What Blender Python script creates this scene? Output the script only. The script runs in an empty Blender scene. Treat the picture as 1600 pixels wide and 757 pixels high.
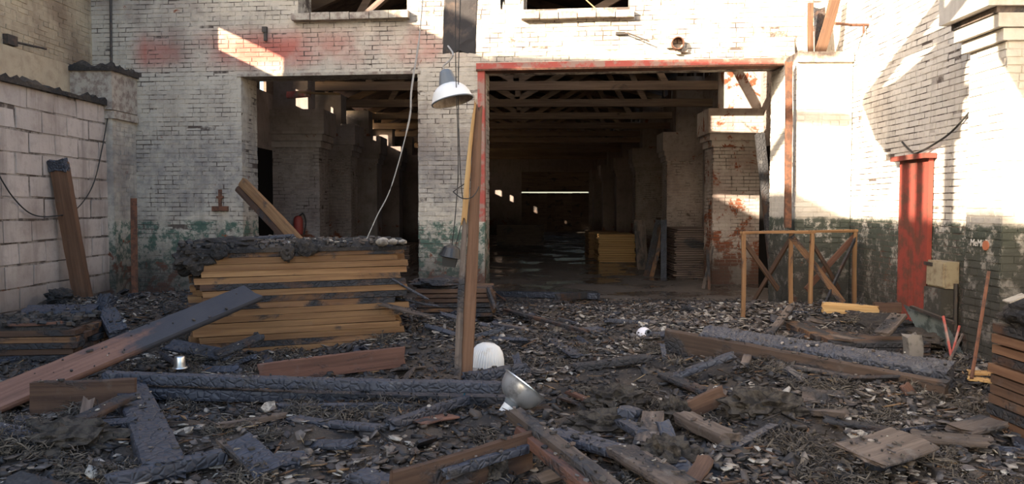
import bpy, bmesh, math, random
import numpy as np
from mathutils import Vector, Matrix, noise as mnoise

R = random.Random(7)
scene = bpy.context.scene
COL = scene.collection

# ------------------------------------------------------------------ camera
FPX, CX, CY = 1250.0, 800.0, 378.5
CAM = Vector((0.0, 0.0, 1.7))
PITCH = math.atan(58.5 / FPX)
YAW = math.atan(20.0 / FPX)
cam_data = bpy.data.cameras.new('camera')
cam_data.sensor_width = 36.0
cam_data.lens = 36.0 * FPX / 1600.0
cam_data.clip_end = 400
cam = bpy.data.objects.new('camera', cam_data)
cam.location = CAM
cam.rotation_euler = (math.pi / 2 - PITCH, 0, YAW)
COL.objects.link(cam)
scene.camera = cam

# ------------------------------------------------------------------ light
SUN_DIR = Vector((1.0, 1.0, -0.47)).normalized()
sun_data = bpy.data.lights.new('sun', 'SUN')
sun_data.energy = 22.0
sun_data.color = (1.0, 0.83, 0.62)
sun_data.angle = math.radians(0.53)
sun = bpy.data.objects.new('sun', sun_data)
sun.rotation_euler = SUN_DIR.to_track_quat('-Z', 'Y').to_euler()
COL.objects.link(sun)
world = bpy.data.worlds.new('sky')
scene.world = world
world.use_nodes = True
wnt = world.node_tree
bg = wnt.nodes['Background']
sky = wnt.nodes.new('ShaderNodeTexSky')
sky.sky_type = 'NISHITA'
sky.sun_disc = False
sky.sun_elevation = math.radians(18.4)
sky.sun_rotation = math.radians(225)
sky.air_density = 1.0
sky.dust_density = 2.5
sky.ozone_density = 1.0
wnt.links.new(sky.outputs[0], bg.inputs['Color'])
bg.inputs['Strength'].default_value = 0.55

scene.view_settings.view_transform = 'Standard'
scene.view_settings.look = 'None'
scene.view_settings.gamma = 1.0
scene.view_settings.exposure = 0.0
scene.view_settings.use_curve_mapping = False

# ------------------------------------------------------------------ measuring helpers
_RM = cam.rotation_euler.to_matrix()


def ray(px, py):
    return _RM @ Vector(((px - CX) / FPX, (CY - py) / FPX, -1.0))


def at_y(px, py, y):
    d = ray(px, py)
    return CAM + d * (y / d.y)


def at_z(px, py, z):
    d = ray(px, py)
    return CAM + d * ((z - CAM.z) / d.z)


def at_x(px, py, x):
    d = ray(px, py)
    return CAM + d * (x / d.x)


def at_plane(px, py, p0, n):
    d = ray(px, py)
    return CAM + d * ((p0 - CAM).dot(n) / d.dot(n))


# back wall frame (turned a little against the camera)
TH = math.atan(0.088)
FO = Vector((0, 13.0, 0))
FE = Vector((math.cos(TH), -math.sin(TH), 0))
FN = Vector((-math.sin(TH), -math.cos(TH), 0))     # towards the yard


def F(u, z, d=0.0):
    return FO + FE * u + FN * d + Vector((0, 0, z))


def fuz(px, py, d=0.0):
    p = at_plane(px, py, FO + FN * d, FN)
    return (p - FO).dot(FE), p.z


def hash2(ix, iy, s):
    h = np.sin(ix * 127.1 + iy * 311.7 + s * 74.7) * 43758.5453
    return h - np.floor(h)


def vnoise(x, y, s=0):
    ix = np.floor(x); iy = np.floor(y)
    fx = x - ix; fy = y - iy
    fx = fx * fx * (3 - 2 * fx); fy = fy * fy * (3 - 2 * fy)
    a = hash2(ix, iy, s); b = hash2(ix + 1, iy, s)
    c = hash2(ix, iy + 1, s); d = hash2(ix + 1, iy + 1, s)
    return (a * (1 - fx) + b * fx) * (1 - fy) + (c * (1 - fx) + d * fx) * fy


def fbm(x, y, s=0, o=4):
    t = 0; amp = 0.5; tot = 0
    for k in range(o):
        t = t + amp * vnoise(x, y, s + k); tot += amp
        x = x * 2.03 + 3.1; y = y * 2.03 + 7.7; amp *= 0.5
    return t / tot


BUMPS = [(-6.0, 11.2, 0.22, 1.5), (-5.0, 9.8, 0.14, 0.8), (4.0, 10.8, 0.22, 1.2), (-1.9, 10.6, 0.12, 0.7), (-4.4, 11.8, 0.2, 1.0),
         (-0.6, 9.6, 0.10, 0.6), (1.5, 9.2, 0.14, 0.9), (2.4, 7.6, 0.12, 0.6), (-2.6, 6.2, -0.06, 0.8),
         (1.6, 5.4, 0.10, 0.5), (-1.2, 5.0, 0.06, 0.6), (-3.2, 5.2, 0.10, 0.7), (3.9, 9.4, 0.16, 0.5), (3.0, 6.4, 0.05, 0.7), (0.3, 11.9, 0.06, 0.6)]


def gh(x, y):
    x = np.asarray(x, dtype=float); y = np.asarray(y, dtype=float)
    h = 0.06 + 0.16 * (fbm(x * 0.9, y * 0.9, 1) - 0.4) + 0.14 * (fbm(x * 2.7, y * 2.7, 9) - 0.5) + 0.07 * (fbm(x * 9, y * 9, 17, 3) - 0.5)
    for bx, by, bh, br in BUMPS:
        h = h + bh * np.exp(-((x - bx) ** 2 + (y - by) ** 2) / (br * br))
    fade = np.clip((14.2 - y) / 2.0, 0, 1)
    h = h * fade - 0.06 * (1 - fade) + 0.03
    return h


def gz(x, y):
    return float(gh(np.array([x]), np.array([y]))[0])


def gpt(px, py, lift=0.0):
    z = 0.15
    for _ in range(8):
        p = at_z(px, py, z + lift)
        z = 0.5 * z + 0.5 * gz(p.x, p.y)
    return at_z(px, py, z + lift)


# ------------------------------------------------------------------ materials
class Mat:
    def __init__(self, name, rough=0.85, spec=0.3, metal=0.0):
        self.m = bpy.data.materials.new(name)
        self.m.use_nodes = True
        self.nt = self.m.node_tree
        self.b = self.nt.nodes['Principled BSDF']
        self.b.inputs['Roughness'].default_value = rough
        self.b.inputs['Specular IOR Level'].default_value = spec
        self.b.inputs['Metallic'].default_value = metal
        self._geo = None
        self._tc = None

    def L(self, a, b):
        self.nt.links.new(a, b)

    def node(self, t):
        return self.nt.nodes.new(t)

    def pos(self):
        if not self._geo:
            self._geo = self.node('ShaderNodeNewGeometry')
        return self._geo.outputs['Position']

    def island(self):
        self.pos()
        return self._geo.outputs['Random Per Island']

    def obj(self):
        if not self._tc:
            self._tc = self.node('ShaderNodeTexCoord')
        return self._tc.outputs['Object']

    def objrand(self):
        return self.node('ShaderNodeObjectInfo').outputs['Random']

    def scaled(self, vec, s, off=(0, 0, 0)):
        n = self.node('ShaderNodeMapping')
        n.inputs['Scale'].default_value = s if hasattr(s, '__len__') else (s, s, s)
        n.inputs['Location'].default_value = off
        self.L(vec, n.inputs['Vector'])
        return n.outputs[0]

    def noise(self, vec, scale=5, detail=4, rough=0.55, dist=0.0):
        n = self.node('ShaderNodeTexNoise')
        n.inputs['Scale'].default_value = scale
        n.inputs['Detail'].default_value = detail
        n.inputs['Roughness'].default_value = rough
        n.inputs['Distortion'].default_value = dist
        self.L(vec, n.inputs['Vector'])
        return n.outputs[0]

    def voro(self, vec, scale=5, feature='F1'):
        n = self.node('ShaderNodeTexVoronoi')
        n.feature = feature
        n.inputs['Scale'].default_value = scale
        self.L(vec, n.inputs['Vector'])
        return n.outputs['Distance']

    def rng(self, v, a, b, c=0.0, d=1.0):
        n = self.node('ShaderNodeMapRange')
        n.interpolation_type = 'SMOOTHSTEP'
        for k, x in zip(('From Min', 'From Max', 'To Min', 'To Max'), (a, b, c, d)):
            n.inputs[k].default_value = x
        self.L(v, n.inputs['Value'])
        return n.outputs[0]

    def math(self, op, a, b=None):
        n = self.node('ShaderNodeMath')
        n.operation = op
        n.use_clamp = False
        for i, v in enumerate((a, b)):
            if v is None:
                continue
            if isinstance(v, (int, float)):
                n.inputs[i].default_value = v
            else:
                self.L(v, n.inputs[i])
        return n.outputs[0]

    def axis(self, vec, i):
        n = self.node('ShaderNodeSeparateXYZ')
        self.L(vec, n.inputs[0])
        return n.outputs[i]

    def mix(self, f, a, b, mode='MIX'):
        n = self.node('ShaderNodeMix')
        n.data_type = 'RGBA'
        n.blend_type = mode
        if isinstance(f, (int, float)):
            n.inputs[0].default_value = f
        else:
            self.L(f, n.inputs[0])
        for i, v in ((6, a), (7, b)):
            if isinstance(v, tuple):
                n.inputs[i].default_value = (v[0], v[1], v[2], 1)
            else:
                self.L(v, n.inputs[i])
        return n.outputs[2]

    def color(self, c):
        if isinstance(c, tuple):
            self.b.inputs['Base Color'].default_value = (c[0], c[1], c[2], 1)
        else:
            self.L(c, self.b.inputs['Base Color'])
        return self

    def bump(self, h, strength=0.5, dist=0.01):
        n = self.node('ShaderNodeBump')
        n.inputs['Strength'].default_value = strength
        n.inputs['Distance'].default_value = dist
        self.L(h, n.inputs['Height'])
        self.L(n.outputs[0], self.b.inputs['Normal'])
        return self


def wall_paint(name, white=(0.62, 0.57, 0.50), grime=(0.30, 0.25, 0.215), grime_lo=0.42, grime_hi=0.72, brick=(0.33, 0.115, 0.06),
               peel=0.66, low_peel=0.14, green_z=1.42, green=(0.12, 0.185, 0.145), red=False, soot=None, low_soot=1.15, streak=0.35, band=False, joints=False, wear=(.43, .56)):
    M = Mat(name, 0.9, 0.15)
    P = M.pos()
    z = M.axis(P, 2)
    n1 = M.noise(P, 0.9, 6, 0.6)
    n2 = M.noise(P, 7.0, 5, 0.65)
    st = M.noise(M.scaled(P, (4.5, 4.5, 0.35)), 1.0, 4, 0.6)
    c = M.mix(M.rng(n1, grime_lo, grime_hi), white, grime)
    c = M.mix(M.rng(st, 0.52, 0.75, 0, streak), c, tuple(x * 0.55 for x in grime))
    c = M.mix(M.rng(n2, 0.45, 0.75, 0, 0.45), c, tuple(x * 0.8 for x in grime))
    c = M.mix(M.rng(M.objrand(), 0, 1, 0, 0.22), c, tuple(x * 0.7 for x in grime))
    if green_z:
        zz = M.math('ADD', z, M.math('MULTIPLY', M.math('SUBTRACT', n2, 0.5), 0.16))
        gm = M.rng(zz, green_z - 0.03, green_z + 0.03, 1, 0)
        wear = M.rng(M.noise(P, 5.0, 6, 0.75), wear[0], wear[1], 1, 0.1)
        c = M.mix(M.math('MULTIPLY', gm, wear), c, M.mix(n2, green, tuple(x * 0.55 for x in green)))
    if red:
        x = M.axis(P, 0)
        rm = M.math('MULTIPLY', M.rng(z, 3.85, 4.2), M.rng(z, 4.3, 4.75, 1, 0))
        rm = M.math('MULTIPLY', rm, M.math('MULTIPLY', M.rng(x, -6.75, -6.3), M.rng(x, -1.3, -0.7, 1, 0)))
        rn = M.rng(M.noise(P, 1.1, 4, 0.6), 0.32, 0.66, 0.04, 0.6)
        core = M.math('MULTIPLY', M.rng(x, -5.5, -4.6), M.rng(x, -4.3, -3.3, 1, 0))
        core = M.math('MULTIPLY', core, M.rng(M.noise(P, 2.3, 4, 0.6), 0.3, 0.6, 0.35, 0.95))
        streak_ = M.math('MULTIPLY', M.rng(x, -6.70, -6.62), M.rng(x, -6.5, -6.36, 1, 0))
        rm = M.math('MULTIPLY', rm, M.math('MINIMUM', M.math('ADD', rn, M.math('ADD', core, streak_)), 0.9))
        c = M.mix(rm, c, (0.46, 0.13, 0.10))
    pn = M.noise(P, 2.2, 7, 0.72, 0.6)
    lowz = M.rng(z, 0.2, 1.5, low_peel, 0.0)
    pn = M.math('ADD', pn, lowz)
    bc = M.mix(n2, brick, tuple(x * 0.45 for x in brick))
    c = M.mix(M.rng(pn, peel, peel + 0.05), c, bc)
    if low_soot:
        sl = M.rng(M.math('ADD', z, M.math('MULTIPLY', M.math('SUBTRACT', n1, 0.5), 1.3)), low_soot - 1.0, low_soot, 0.78, 0.0)
        c = M.mix(sl, c, (0.055, 0.047, 0.042))
    if band:
        bz = M.math('ADD', z, M.math('MULTIPLY', M.math('SUBTRACT', n1, 0.5), 1.6))
        bm = M.math('MULTIPLY', M.rng(bz, 1.3, 1.9), M.rng(bz, 2.5, 3.3, 1, 0))
        c = M.mix(M.math('MULTIPLY', bm, M.rng(n2, 0.3, 0.7, 0.25, 0.62)), c, (0.17, 0.17, 0.18))
    if joints:
        c = M.mix(M.rng(M.noise(P, 2.6, 5, 0.7), 0.44, 0.60), c, (0.10, 0.08, 0.07))
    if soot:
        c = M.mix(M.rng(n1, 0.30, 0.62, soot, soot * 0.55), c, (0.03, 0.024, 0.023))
    M.color(c)
    M.bump(M.math('ADD', M.noise(P, 40, 4, 0.6), M.math('MULTIPLY', n2, 2.0)), 0.5, 0.008)
    return M.m


def wood(name, a, b, char=0.3, grain=1.0, rough=0.8, charcol=(0.018, 0.018, 0.02), spec=0.3, ash=0.0):
    M = Mat(name, rough, spec)
    O = M.obj()
    r = M.objrand()
    off = M.node('ShaderNodeVectorMath'); off.operation = 'ADD'
    M.L(O, off.inputs[0])
    cmb = M.node('ShaderNodeCombineXYZ')
    M.L(M.math('MULTIPLY', r, 37.0), cmb.inputs[0]); M.L(M.math('MULTIPLY', r, 11.0), cmb.inputs[1])
    M.L(cmb.outputs[0], off.inputs[1])
    V = off.outputs[0]
    g = M.noise(M.scaled(V, (1.2, 30, 30)), 1.0, 6, 0.65, 0.4)
    g2 = M.noise(M.scaled(V, (0.5, 9, 9)), 1.0, 3, 0.5)
    c = M.mix(M.rng(g, 0.35, 0.68), a, b)
    c = M.mix(M.rng(g2, 0.4, 0.7, 0, 0.4), c, tuple(x * 0.5 for x in b))
    c = M.mix(M.rng(r, 0, 1, 0, 0.45), c, tuple(x * 0.45 for x in b))
    cn = M.noise(M.scaled(V, (1.6, 3.2, 3.2)), 1.0, 6, 0.65, 0.5)
    t = 1.0 - char
    cm = M.rng(cn, t * 0.62 + 0.12, t * 0.62 + 0.26)
    cc = M.mix(M.noise(V, 9, 4, 0.6), charcol, tuple(x * 3.2 for x in charcol))
    c = M.mix(cm, c, cc)
    if ash > 0:
        c = M.mix(M.rng(M.noise(V, 6, 6, 0.7), 0.55, 0.72, 0, ash), c, (0.22, 0.21, 0.20))
    M.color(c)
    crack = M.voro(M.scaled(V, (16, 16, 16)), 1.0, 'DISTANCE_TO_EDGE')
    hgt = M.math('ADD', g, M.math('MULTIPLY', M.math('MULTIPLY', M.rng(crack, 0.0, 0.18), cm), 2.5))
    M.bump(hgt, 0.6, 0.006)
    return M.m


def plain(name, c, rough=0.7, spec=0.3, metal=0.0, c2=None, scale=8, lo=0.4, hi=0.65, bump=0.0, bs=30):
    M = Mat(name, rough, spec, metal)
    if c2:
        M.color(M.mix(M.rng(M.noise(M.obj(), scale, 6, 0.65), lo, hi), c, c2))
    else:
        M.color(c)
    if bump:
        M.bump(M.noise(M.obj(), bs, 4, 0.6), bump, 0.01)
    return M.m


MT = {}
MT['facade'] = wall_paint('whitewashed_brick', red=True, white=(0.60, 0.54, 0.45), band=True, low_soot=1.35, peel=.64, low_peel=.16)
MT['facade_joint'] = wall_paint('whitewashed_joint', red=True, white=(0.60, 0.54, 0.45), band=True, joints=True, low_soot=1.35)
MT['right_joint'] = wall_paint('right_joint', white=(0.66, 0.62, 0.56), joints=True, green_z=1.45, low_soot=1.65, green=(0.09, 0.11, 0.09))
MT['block_joint'] = wall_paint('block_joint', white=(0.42, 0.37, 0.33), joints=True, green_z=None, low_soot=0.95)
MT['left_brick'] = wall_paint('dirty_brick', white=(0.46, 0.38, 0.27), grime=(0.24, 0.18, 0.13), peel=0.74, green_z=None, low_soot=0.6)
MT['right'] = wall_paint('right_whitewash', white=(0.66, 0.62, 0.56), grime=(0.46, 0.41, 0.35), grime_lo=0.5, grime_hi=0.8, peel=0.70, green_z=1.50, low_peel=0.13, low_soot=1.65, green=(0.10, 0.118, 0.098), wear=(.51, .64))
MT['block'] = wall_paint('aerated_block', white=(0.52, 0.455, 0.41), grime=(0.33, 0.27, 0.235), peel=0.9, low_peel=0.0, green_z=None, low_soot=0.95, streak=0.6)
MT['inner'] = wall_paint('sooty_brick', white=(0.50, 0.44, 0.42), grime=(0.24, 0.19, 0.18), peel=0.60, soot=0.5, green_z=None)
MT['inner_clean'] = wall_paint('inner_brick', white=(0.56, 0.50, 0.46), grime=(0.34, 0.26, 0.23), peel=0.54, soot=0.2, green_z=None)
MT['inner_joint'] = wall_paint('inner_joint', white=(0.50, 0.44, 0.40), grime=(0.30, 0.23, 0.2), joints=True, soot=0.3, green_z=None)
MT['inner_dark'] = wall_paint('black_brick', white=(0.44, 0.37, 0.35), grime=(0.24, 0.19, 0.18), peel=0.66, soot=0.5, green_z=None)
MT['pine'] = wood('pine', (0.35, 0.205, 0.098), (0.22, 0.115, 0.055), 0.27, ash=.1)
MT['pine_sooty'] = wood('sooty_pine', (0.24, 0.135, 0.07), (0.14, 0.07, 0.036), 0.5)
def burnt_plank():
    M = Mat('plank_burnt_at_one_end', 0.75, 0.35)
    O = M.obj()
    g = M.noise(M.scaled(O, (1.2, 30, 30)), 1.0, 6, 0.65, 0.4)
    n = M.noise(M.scaled(O, (2.2, 5, 5)), 1.0, 6, 0.65)
    c = M.mix(M.rng(g, .3, .7), (0.21, 0.115, 0.085), (0.13, 0.07, 0.052))
    t = M.math('ADD', M.axis(O, 0), M.math('MULTIPLY', M.math('SUBTRACT', n, .5), 2.6))
    c = M.mix(M.rng(t, -.35, .25), c, M.mix(n, (0.024, 0.027, 0.038), (0.055, 0.058, 0.07)))
    side = M.axis(O, 2)
    M.color(M.mix(M.rng(M.noise(O, 14, 5, .7), .6, .75, 0, .5), c, (.03, .028, .028)))
    M.bump(M.math('ADD', g, M.noise(O, 25, 4, .6)), .5, .006)
    return M.m


MT['plank_burnt'] = burnt_plank()
MT['pine_pale_sunlit'] = wood('pale_sunlit_pine', (0.62, 0.42, 0.19), (0.45, 0.25, 0.10), 0.05)  # pale pine; its brightness also puts sunlight into some pieces
MT['brown'] = wood('brown_timber', (0.145, 0.086, 0.057), (0.08, 0.046, 0.033), 0.34, ash=.15)
MT['warm_brown'] = wood('warm_brown_timber', (0.225, 0.125, 0.075), (0.14, 0.074, 0.045), 0.14, ash=.08)
MT['dull_brown'] = wood('dull_brown_timber', (0.105, 0.07, 0.052), (0.06, 0.042, 0.033), 0.42, ash=.2)
MT['brown_char'] = wood('half_burnt_timber', (0.125, 0.07, 0.047), (0.065, 0.038, 0.027), 0.58, ash=0.25)
MT['grey_wood'] = wood('greyed_timber', (0.185, 0.145, 0.12), (0.095, 0.072, 0.06), 0.42, ash=0.4)
MT['char'] = wood('charred_timber', (0.05, 0.04, 0.036), (0.03, 0.027, 0.027), 0.9, rough=0.55, spec=0.5, ash=0.12, charcol=(0.019, 0.021, 0.028))
MT['char_ash'] = wood('ashy_charred_timber', (0.10, 0.09, 0.085), (0.06, 0.055, 0.055), 0.7, rough=0.6, spec=0.45, ash=0.45, charcol=(0.023, 0.0255, 0.034))
MT['reddish'] = wood('red_brown_timber', (0.20, 0.10, 0.07), (0.12, 0.06, 0.043), 0.36, ash=.2)
MT['roof'] = wood('smoked_roof_timber', (0.22, 0.16, 0.13), (0.13, 0.095, 0.08), 0.35)
MT['truss'] = wood('brown_roof_timber', (0.34, 0.25, 0.19), (0.22, 0.15, 0.115), 0.2)
MT['red_paint'] = plain('red_paint', (0.26, 0.055, 0.042), 0.8, 0.2, 0, (0.14, 0.055, 0.04), 6, 0.42, 0.62, 0.3)
MT['red_steel'] = plain('worn_red_steel', (0.40, 0.095, 0.075), 0.8, 0.2, 0, (0.33, 0.22, 0.18), 5, 0.45, 0.62, 0.3)
MT['rust'] = plain('rusty_steel', (0.17, 0.075, 0.045), 0.85, 0.3, 0, (0.09, 0.048, 0.034), 12, 0.4, 0.6, 0.3)
MT['dark_steel'] = plain('dark_steel', (0.05, 0.045, 0.043), 0.6, 0.4, 0.3, (0.10, 0.07, 0.055), 14, 0.45, 0.65, 0.2)
MT['enamel'] = plain('white_enamel', (0.82, 0.82, 0.80), 0.35, 0.5)
MT['enamel_in'] = plain('beige_enamel', (0.50, 0.43, 0.36), 0.6, 0.3, 0, (0.30, 0.24, 0.2), 9)  # mottled darker beige for the inside of the lampshade
MT['grey_paint'] = plain('grey_paint', (0.16, 0.18, 0.20), 0.5, 0.4)
MT['mirror'] = plain('smoked_aluminium', (0.66, 0.68, 0.71), 0.36, 0.5, 0.75, (0.34, 0.34, 0.36), 7, 0.5, 0.7)
MT['alu'] = plain('aluminium', (0.75, 0.78, 0.80), 0.35, 0.5, 1.0)
MT['glass'] = plain('ribbed_milky_glass', (0.80, 0.78, 0.74), 0.2, 0.6, 0, (0.55, 0.42, 0.25), 5, 0.55, 0.75)
MT['globe'] = plain('white_globe_glass', (0.78, 0.76, 0.80), 0.3, 0.5, 0, (0.35, 0.33, 0.36), 18, 0.55, 0.7)
MT['wire'] = plain('grey_cable', (0.36, 0.34, 0.32), 0.7, 0.3)
MT['wire_dark'] = plain('black_cable', (0.03, 0.03, 0.03), 0.7, 0.3)
MT['wire_blue'] = plain('blue_cord', (0.03, 0.22, 0.36), 0.7, 0.3)
MT['black_plastic'] = plain('black_housing', (0.022, 0.024, 0.028), 0.4, 0.5)
MT['concrete'] = plain('chipped_concrete', (0.42, 0.37, 0.31), 0.9, 0.2, 0, (0.24, 0.19, 0.16), 9, 0.42, 0.62, 0.8)
MT['void'] = plain('doorway_dark', (0.012, 0.011, 0.011), 0.95, 0.05)  # flat black standing for the unlit depth of doorways
MT['cream'] = plain('cream_enamel', (0.34, 0.29, 0.20), 0.6, 0.3, 0, (0.20, 0.15, 0.10), 7, 0.45, 0.65)
MT['scorched'] = plain('scorched_sheet', (0.035, 0.03, 0.03), 0.6, 0.3, 0, (0.10, 0.07, 0.055), 4, 0.5, 0.7, 0.3)
MT['zinc'] = plain('zinc_sheet', (0.26, 0.30, 0.29), 0.5, 0.5, 0.5, (0.10, 0.12, 0.12), 6, 0.45, 0.6)
MT['white_paint'] = plain('white_chalk', (0.6, 0.58, 0.55), 0.9, 0.1)
MT['red_ext'] = plain('faded_red', (0.30, 0.05, 0.04), 0.5, 0.4)


def debris_mat(name, cols, rough=0.85, spec=0.25, bump=0.3):
    """random colour per loose piece"""
    M = Mat(name, rough, spec)
    n = M.node('ShaderNodeValToRGB')
    e = n.color_ramp.elements
    n.color_ramp.interpolation = 'CONSTANT'
    while len(e) < len(cols):
        e.new(0.5)
    for i, c in enumerate(cols):
        e[i].position = i / len(cols)
        e[i].color = (c[0], c[1], c[2], 1)
    M.L(M.island(), n.inputs[0])
    c = M.mix(M.rng(M.noise(M.pos(), 22, 5, 0.65), 0.42, 0.72, 0, 0.75), n.outputs[0], (0.045, 0.04, 0.038))
    M.color(c)
    M.bump(M.noise(M.pos(), 60, 3, 0.6), bump, 0.006)
    return M.m


MT['flake'] = debris_mat('plaster_and_slate_flakes', [(0.36, 0.32, 0.275), (0.15, 0.13, 0.12), (0.085, 0.075, 0.072), (0.24, 0.205, 0.17), (0.11, 0.088, 0.075), (0.17, 0.145, 0.13), (0.44, 0.41, 0.36), (0.10, 0.072, 0.056), (0.13, 0.12, 0.118), (0.07, 0.06, 0.058), (0.19, 0.16, 0.135), (0.06, 0.055, 0.057)])
MT['chips'] = debris_mat('charcoal_chips', [(0.022, 0.022, 0.025), (0.035, 0.033, 0.034), (0.05, 0.043, 0.038), (0.028, 0.027, 0.028), (0.07, 0.055, 0.045), (0.018, 0.018, 0.02)], 0.6, 0.45)
MT['splint'] = debris_mat('splinters', [(0.16, 0.09, 0.05), (0.06, 0.045, 0.038), (0.03, 0.028, 0.028), (0.24, 0.15, 0.08), (0.10, 0.06, 0.04), (0.04, 0.035, 0.033)])
MT['wool'] = debris_mat('burnt_mineral_wool', [(0.085, 0.074, 0.063), (0.13, 0.11, 0.088), (0.05, 0.045, 0.042), (0.17, 0.145, 0.115), (0.065, 0.057, 0.05)], 0.95, 0.1)
MT['wool_core'] = plain('wool_core', (0.075, 0.065, 0.055), 0.95, 0.1, 0, (0.03, 0.027, 0.025), 14, 0.42, 0.6, 1.0, 40)
MT['straw'] = debris_mat('pale_splinters', [(0.42, 0.31, 0.17), (0.30, 0.2, 0.11), (0.22, 0.13, 0.07)])


def ash_mat():
    M = Mat('ash_bed', 0.85, 0.25)
    P = M.pos()
    n1 = M.noise(P, 1.3, 6, 0.65)
    n2 = M.noise(P, 9, 6, 0.7)
    n3 = M.noise(P, 34, 4, 0.65)
    c = M.mix(M.rng(n1, 0.38, 0.62), (0.028, 0.027, 0.028), (0.075, 0.06, 0.048))
    c = M.mix(M.rng(n2, 0.5, 0.68, 0, 0.8), c, (0.022, 0.022, 0.024))
    c = M.mix(M.rng(n3, 0.58, 0.72, 0, 0.6), c, (0.20, 0.18, 0.16))
    M.color(c)
    M.bump(M.math('ADD', n3, n2), 0.9, 0.02)
    return M.m


MT['ash'] = ash_mat()


def floor_mat():
    M = Mat('wet_sooty_concrete', 0.5, 0.5)
    P = M.pos()
    n1 = M.noise(P, 0.7, 5, 0.6)
    n2 = M.noise(P, 6, 6, 0.7)
    c = M.mix(M.rng(n1, 0.4, 0.6), (0.09, 0.076, 0.066), (0.15, 0.125, 0.108))
    c = M.mix(M.rng(n2, 0.5, 0.7, 0, 0.6), c, (0.03, 0.027, 0.026))
    M.color(c)
    M.L(M.rng(n1, 0.42, 0.55, 0.12, 0.7), M.b.inputs['Roughness'])
    M.bump(n2, 0.3, 0.01)
    return M.m


MT['floor'] = floor_mat()


# ------------------------------------------------------------------ mesh helpers
def link(name, mesh, mat, parent=None, matrix=None):
    o = bpy.data.objects.new(name, mesh)
    COL.objects.link(o)
    if mat is not None and not mesh.materials:
        mesh.materials.append(mat)
    if matrix is not None:
        o.matrix_world = matrix
    if parent is not None:
        o.parent = parent
        if parent.matrix_basis != Matrix.Identity(4):
            o.matrix_parent_inverse = parent.matrix_basis.inverted()
    return o


def tag(o, label=None, cat=None, group=None, kind=None):
    if label: o['label'] = label
    if cat: o['category'] = cat
    if group: o['group'] = group
    if kind: o['kind'] = kind
    return o


def empty(name, loc=(0, 0, 0)):
    o = bpy.data.objects.new(name, None)
    o.location = loc
    o.empty_display_size = 0.2
    COL.objects.link(o)
    return o


BOXF = [(0, 3, 2, 1), (4, 5, 6, 7), (0, 1, 5, 4), (1, 2, 6, 5), (2, 3, 7, 6), (3, 0, 4, 7)]


class MB:
    def __init__(self):
        self.v = []; self.f = []; self.smooth = False

    def hexa(self, pts):
        b = len(self.v)
        self.v += [tuple(p) for p in pts]
        self.f += [tuple(b + i for i in f) for f in BOXF]

    def box(self, x0, y0, z0, x1, y1, z1):
        self.hexa([(x0, y0, z0), (x1, y0, z0), (x1, y1, z0), (x0, y1, z0), (x0, y0, z1), (x1, y0, z1), (x1, y1, z1), (x0, y1, z1)])

    def fbox(self, u0, z0, u1, z1, d0, d1):
        """box in the back wall's frame, d towards the yard"""
        P = [F(u0, z0, d1), F(u1, z0, d1), F(u1, z0, d0), F(u0, z0, d0), F(u0, z1, d1), F(u1, z1, d1), F(u1, z1, d0), F(u0, z1, d0)]
        self.hexa(P)

    def bar(self, p0, p1, w, h, up=(0, 0, 1)):
        p0 = Vector(p0); p1 = Vector(p1)
        x = (p1 - p0).normalized()
        u = Vector(up)
        if abs(x.dot(u)) > 0.98: u = Vector((0, 1, 0))
        y = u.cross(x).normalized() * (w / 2); z = x.cross(y).normalized() * (h / 2)
        self.hexa([p0 - y - z, p1 - y - z, p1 + y - z, p0 + y - z, p0 - y + z, p1 - y + z, p1 + y + z, p0 + y + z])

    def tube(self, pts, r, n=6, cap=True):
        pts = [Vector(p) for p in pts]
        b = len(self.v)
        N = len(pts)
        up = Vector((0.13, 0.31, 0.94))
        for i, p in enumerate(pts):
            t = (pts[min(i + 1, N - 1)] - pts[max(i - 1, 0)]).normalized()
            u = up
            if abs(t.dot(u)) > 0.95: u = Vector((1, 0, 0))
            a = t.cross(u).normalized(); c = t.cross(a)
            rr = r[i] if hasattr(r, '__len__') else r
            for k in range(n):
                an = 2 * math.pi * k / n
                self.v.append(tuple(p + a * (math.cos(an) * rr) + c * (math.sin(an) * rr)))
        for i in range(N - 1):
            for k in range(n):
                k2 = (k + 1) % n
                self.f.append((b + i * n + k, b + i * n + k2, b + (i + 1) * n + k2, b + (i + 1) * n + k))
        if cap:
            self.f.append(tuple(b + k for k in range(n - 1, -1, -1)))
            self.f.append(tuple(b + (N - 1) * n + k for k in range(n)))

    def lathe(self, prof, n=32, mat=None, rib=0.0, ribn=0):
        """profile of (r, z) turned about z"""
        b = len(self.v)
        m = mat or Matrix.Identity(4)
        for r, z in prof:
            for k in range(n):
                an = 2 * math.pi * k / n
                rr = r * (1 + (rib * math.cos(ribn * an) if ribn else 0))
                self.v.append(tuple(m @ Vector((math.cos(an) * rr, math.sin(an) * rr, z))))
        for i in range(len(prof) - 1):
            for k in range(n):
                k2 = (k + 1) % n
                self.f.append((b + i * n + k, b + i * n + k2, b + (i + 1) * n + k2, b + (i + 1) * n + k))

    def build(self, name, mat, parent=None, matrix=None, smooth=False):
        me = bpy.data.meshes.new(name)
        me.from_pydata(self.v, [], self.f)
        if smooth:
            me.polygons.foreach_set('use_smooth', [True] * len(me.polygons))
        me.update()
        return link(name, me, mat, parent, matrix)


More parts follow.
